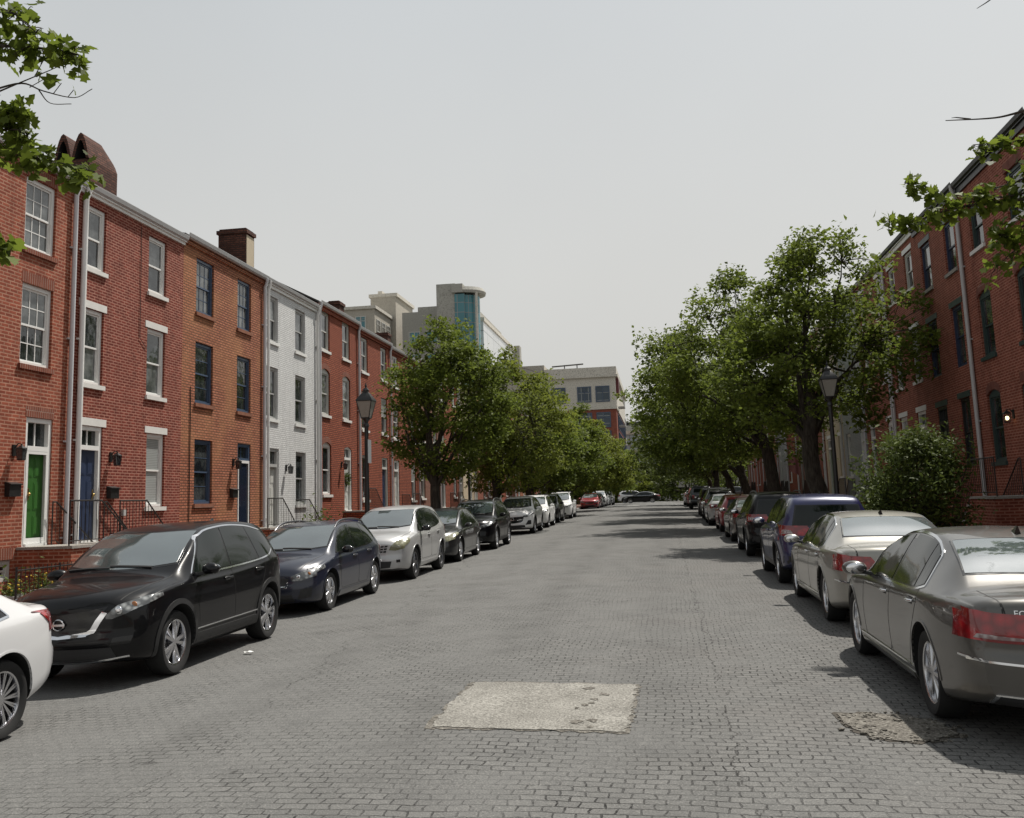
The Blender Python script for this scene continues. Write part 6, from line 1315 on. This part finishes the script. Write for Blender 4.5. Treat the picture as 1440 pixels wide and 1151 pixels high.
# front garden railing, planters with flowers
t = thing('garden_fence', 'low black iron railing before the basement window of the green door house', 'railing', (FL+1.55, 15.2, sz(16.4, -1))); m = MB()
for k in range(21): m.tube([(0, k*.12, 0), (0, k*.12, .86)], .008 if k % 10 else .02, 6)
m.build('balusters', M['iron'], t); m = MB(); m.tube([(0, 0, .80), (0, 2.4, .80)], .014, 6); m.tube([(0, 0, .12), (0, 2.4, .12)], .014, 6); m.build('rail', M['iron'], t); m = MB()
for k in range(10): m.tube([(-k*.14, 2.4, 0), (-k*.14, 2.4, .86)], .008, 6)
m.tube([(0, 2.4, .80), (-1.3, 2.4, .80)], .014, 6); m.build('return_rail', M['iron'], t)
def planter(label, x, y, mat, flow, seed, kind='planter', r=.26, h=.34, leafn=260, fl=20, fm='yellow', lsz=.07, spread=1., top=.16):
    rg = np.random.default_rng(seed); t = thing('flower_planter', label, 'planter', (x, y, sz(y, -1)), 0, 'planters by the left stoops'); m = MB(); m.lathe([(r*.75, 0), (r, h*.9), (r*1.06, h*.9), (r*1.06, h), (r*.93, h), (r*.9, h-.05), (.001, h-.05)], 20); m.build('pot', M[mat], t, 40)
    P = np.stack([rg.normal(size=leafn)*r*.62*spread, rg.normal(size=leafn)*r*.62*spread, h+np.abs(rg.normal(size=leafn))*top], 1); link('foliage', leaf_mesh('foliage', P, lsz, 'bush', rg, 'oval'), t)
    if flow:
        f = MB()
        for _ in range(fl):
            p = (rg.normal()*r*.6*spread, rg.normal()*r*.6*spread, h+top*.55+abs(rg.normal())*top*.7); f.ball(p, (.028, .028, .015), 6)
        f.build('flowers', M[fm], t, 60)
planter('pale round planter of yellow flowers behind the black railing', FL+.95, 16.9, 'planter', True, 1); planter('pale planter of mixed flowers at the foot of the green door steps', FL+1.9, 18.4, 'planter', True, 2, fl=14); planter('pale planter of pale yellow flowers nearest the left picture edge', FL+1.0, 15.9, 'planter', True, 3, fl=16)
planter('overgrown leafy planter before the white painted house', FL+1.7, D(31.4, 0)[0], 'planter', False, 4, r=.36, h=.45, leafn=900, lsz=.11, spread=1.5, top=.42)
def wheelie(label, x, y, mat='bin', rz=0., s=1.):
    t = thing('wheelie_bin', label, 'bin', (x, y, sz(y, -1 if x < 0 else 1)), rz, 'wheeled bins on the left pavement'); m = MB()
    m.hexa([(-.21*s, -.24*s, .06), (.21*s, -.24*s, .06), (.21*s, .22*s, .06), (-.21*s, .22*s, .06), (-.29*s, -.33*s, .96*s), (.29*s, -.33*s, .96*s), (.29*s, .33*s, .96*s), (-.29*s, .33*s, .96*s)]); m.box(-.31*s, .31*s, -.35*s, .35*s, .90*s, .962*s); m.build('bin_body', M[mat], t)
    l = MB(); l.hexa([(-.31*s, -.38*s, .965*s), (.31*s, -.38*s, .965*s), (.31*s, .38*s, .965*s), (-.31*s, .38*s, .965*s), (-.27*s, -.33*s, 1.04*s), (.27*s, -.33*s, 1.04*s), (.27*s, .36*s, 1.05*s), (-.27*s, .36*s, 1.05*s)]); l.build('lid', M[mat], t)
    for k in (-1, 1): w = MB(); w.lathe([(.02, -.03), (.10, -.03), (.10, .03), (.02, .03)], 16, 'y'); q = w.build('wheel', M['tyre'], t); q.location = (k*.26*s, .2*s, .10); q.rotation_euler = (0, 0, R(90))
wheelie('blue wheeled bin beside the white house steps', FL+1.5, 33.6); wheelie('blue wheeled bin at the foot of the arched window house steps', FL+1.4, 38.9, 'bin', .1, 1.1); wheelie('dark wheeled bin under the second left tree', FL+1.5, 47.5, 'grey_bin'); wheelie('dark wheeled bin by the steps past the sign pole', FL+1.5, 43.2, 'grey_bin', .2)
t = MB(); rg_ = random.Random(2); P_ = [[(-5.36+.03*i+rg_.uniform(-.01, .01), 12.05+.035*j, gz(-4.5, 11.8)+.012+rg_.uniform(0, .02)) for i in range(5)] for j in range(3)]
for j in range(2):
    for i in range(4): t.face([P_[j][i], P_[j][i+1], P_[j+1][i+1], P_[j+1][i]])
tag(t.build('paper_scrap', M['white'], None, None), 'crumpled white paper scrap lying on the road beside the black crossover', 'litter')
# flag over a right hand door
t = thing('wall_flag', 'faded pink flag hanging from a right hand house front under the trees', 'flag', (FR, 59.6, 3.6)); m = MB(); m.tube([(0, 0, 0), (-.9, 0, .75)], .02, 6); m.build('staff', M['offwhite'], t); m = MB(); N = 10
for i in range(N): a, b = i/N, (i+1)/N; m.face([(-.25-.65*a, .10*math.sin(a*9), .20+.55*a), (-.25-.65*b, .10*math.sin(b*9), .20+.55*b), (-.25-.65*b, .14*math.sin(b*9+1), -.85+.35*b), (-.25-.65*a, .14*math.sin(a*9+1), -.85+.35*a)])
m.build('cloth', plain('flag_cloth', (.45, .20, .20), .8, .5, 4.), t, 180)

# ------------------------------------------------------------------ cars
PT = {'brightwhite': paint('bright_white_car_paint', (.78, .78, .78), 0., 0., .3, .05), 'black': paint('black_car_paint', (.003, .003, .004), flake=.02, dirt=.012, rough=.3, coat=.42), 'navy': paint('navy_car_paint', (.005, .008, .022), .1, .15, .3, .04, .55), 'silver': paint('silver_car_paint', (.40, .40, .40), .4, .25, .35, .08), 'char': paint('charcoal_car_paint', (.016, .017, .018), .3, .3, .3, .06),
      'white': paint('white_car_paint', (.54, .54, .545), 0., 0., .3, .06), 'grey': paint('warm_grey_car_paint', (.072, .068, .062), .55, .35, .33, .06), 'champ': paint('champagne_car_paint', (.25, .24, .215), .5, .3, .35, .06), 'blue': paint('blue_car_paint', (.006, .009, .060), .15, .2, .3, .04),
      'mauve': paint('brown_grey_car_paint', (.065, .052, .048), .4, .3, .3, .06), 'red': paint('red_car_paint', (.22, .008, .014), .2, .3, .3, .05), 'dsilver': paint('dull_silver_paint', (.30, .31, .32), .4, .3, .35, .08)}
def park(sp, label, cat, x_out, y_mid, facing, p, group=None, mirror=None, k=1.):
    """x_out: outer face of the roadside tyres; y_mid: midway between the axles"""
    xc = x_out-(sp['W']/2-.03) if facing < 0 else x_out+(sp['W']/2-.03)
    pal = {'paint': PT[p]}
    if mirror: pal['mirror'] = M[mirror]
    o = build_car(sp, label, cat, (xc, y_mid, gz(xc, y_mid)+.004), facing, pal)
    if k != 1.: o.scale = (k, 1, 1)
    return o
park(MIDSED, 'white saloon cut off by the left picture edge, red tail lamp showing', 'car', -5.62, 6.40, -1, 'white')
park(L1, 'black crossover with V-shaped chrome grille, nearest whole car on the left', 'car', -5.58, 12.10, -1, 'black', None, None, .985)
park(L2, 'dark navy hatchback with silver roof rails between black and silver cars', 'car', -5.80, 18.05, -1, 'navy', None, 'glassblack')
park(L3, 'silver crossover with punched grille and hazed yellow headlamps', 'car', -5.75, 23.9, -1, 'silver', None, 'glassblack')
park(L4, 'low charcoal hatchback parked behind the silver crossover', 'car', -5.76, 29.2, -1, 'char')
park(L5, 'black crossover with roof rails between the charcoal hatchback and a white car', 'car', -5.62, 34.7, -1, 'black')
park(L6, 'white crossover with dark grille beyond the second black crossover', 'car', -5.75, 46.0, -1, 'brightwhite')
park(L7, 'white sport utility with black roof rails, second of the white cars', 'car', -5.82, 52.3, -1, 'brightwhite')
park(L5, 'dark crossover squeezed between two white cars', 'car', -6.0, 59.4, -1, 'char')
park(L9, 'upright white sport utility with bright roof rails, last of the white cars', 'car', -5.85, 66.4, -1, 'brightwhite')
park(MIDSED, 'bright red saloon parked alone past the left gap', 'car', -5.9, 96.2, -1, 'red')
FARC = 'parked cars at the far end'
for x, y, sp, p, lb in ((-5.9, 102.2, L4, 'char', 'dark hatchback just behind the red saloon'), (-5.8, 107.6, L6, 'white', 'white crossover two behind the red saloon'), (-5.8, 113.2, MIDSED, 'dsilver', 'silver saloon third behind the red saloon'), (-5.6, 118.8, L6, 'white', 'white crossover last in the left line')): park(sp, lb, 'car', x, y, -1, p)
park(SEDAN, 'warm grey saloon at the right edge with large red tail lamp', 'car', 2.10, 10.22, 1, 'grey')
park(SEDAN2, 'champagne saloon parked ahead of the warm grey saloon', 'car', 2.2, 16.0, 1, 'champ')
park(R3, 'deep blue sport utility with red and clear tail lamps', 'car', 2.18, 21.24, 1, 'blue')
park(R4, 'black sport utility with roof rails ahead of the blue one', 'car', 2.2, 28.6, 1, 'black')
park(MIDSED, 'brownish grey saloon mostly hidden beyond the black sport utility', 'car', 2.28, 35.6, 1, 'mauve')
park(L4, 'dark red hatchback in the right line', 'car', 2.33, 42.5, 1, 'red')
park(MIDSED, 'silver white saloon in the right line under the trees', 'car', 2.2, 49.5, 1, 'dsilver')
park(L5, 'charcoal crossover ahead of the silver white saloon', 'car', 2.3, 56.3, 1, 'char')
park(BOX, 'boxy black off-roader standing tall in the right line', 'car', 2.35, 63.0, 1, 'black')
park(PICK, 'dark pickup truck at the far end of the right line', 'pickup', 2.32, 82.0, 1, 'char')
for x, y, sp, p, lb in ((2.3, 90.5, L5, 'red', 'red crossover ahead of the dark pickup'), (2.2, 97., MIDSED, 'white', 'white saloon ahead of the red crossover')): park(sp, lb, 'car', x, y, 1, p)
for x, y, rz, sp, p, lb in ((-1.6, 128.0, 0, MIDSED, 'black', 'black car standing across the far end of the street'), (-2.6, 134.5, 180, L6, 'white', 'white car behind the black one at the crossing'), (9.5, 129.0, 0, L5, 'char', 'dark crossover on the cross street at the far right')):
    o = park(sp, lb, 'car', x, y, -1, p); o.location.z = gz(-1.9, 125)-.04; o.rotation_euler = (0, 0, R(rz))
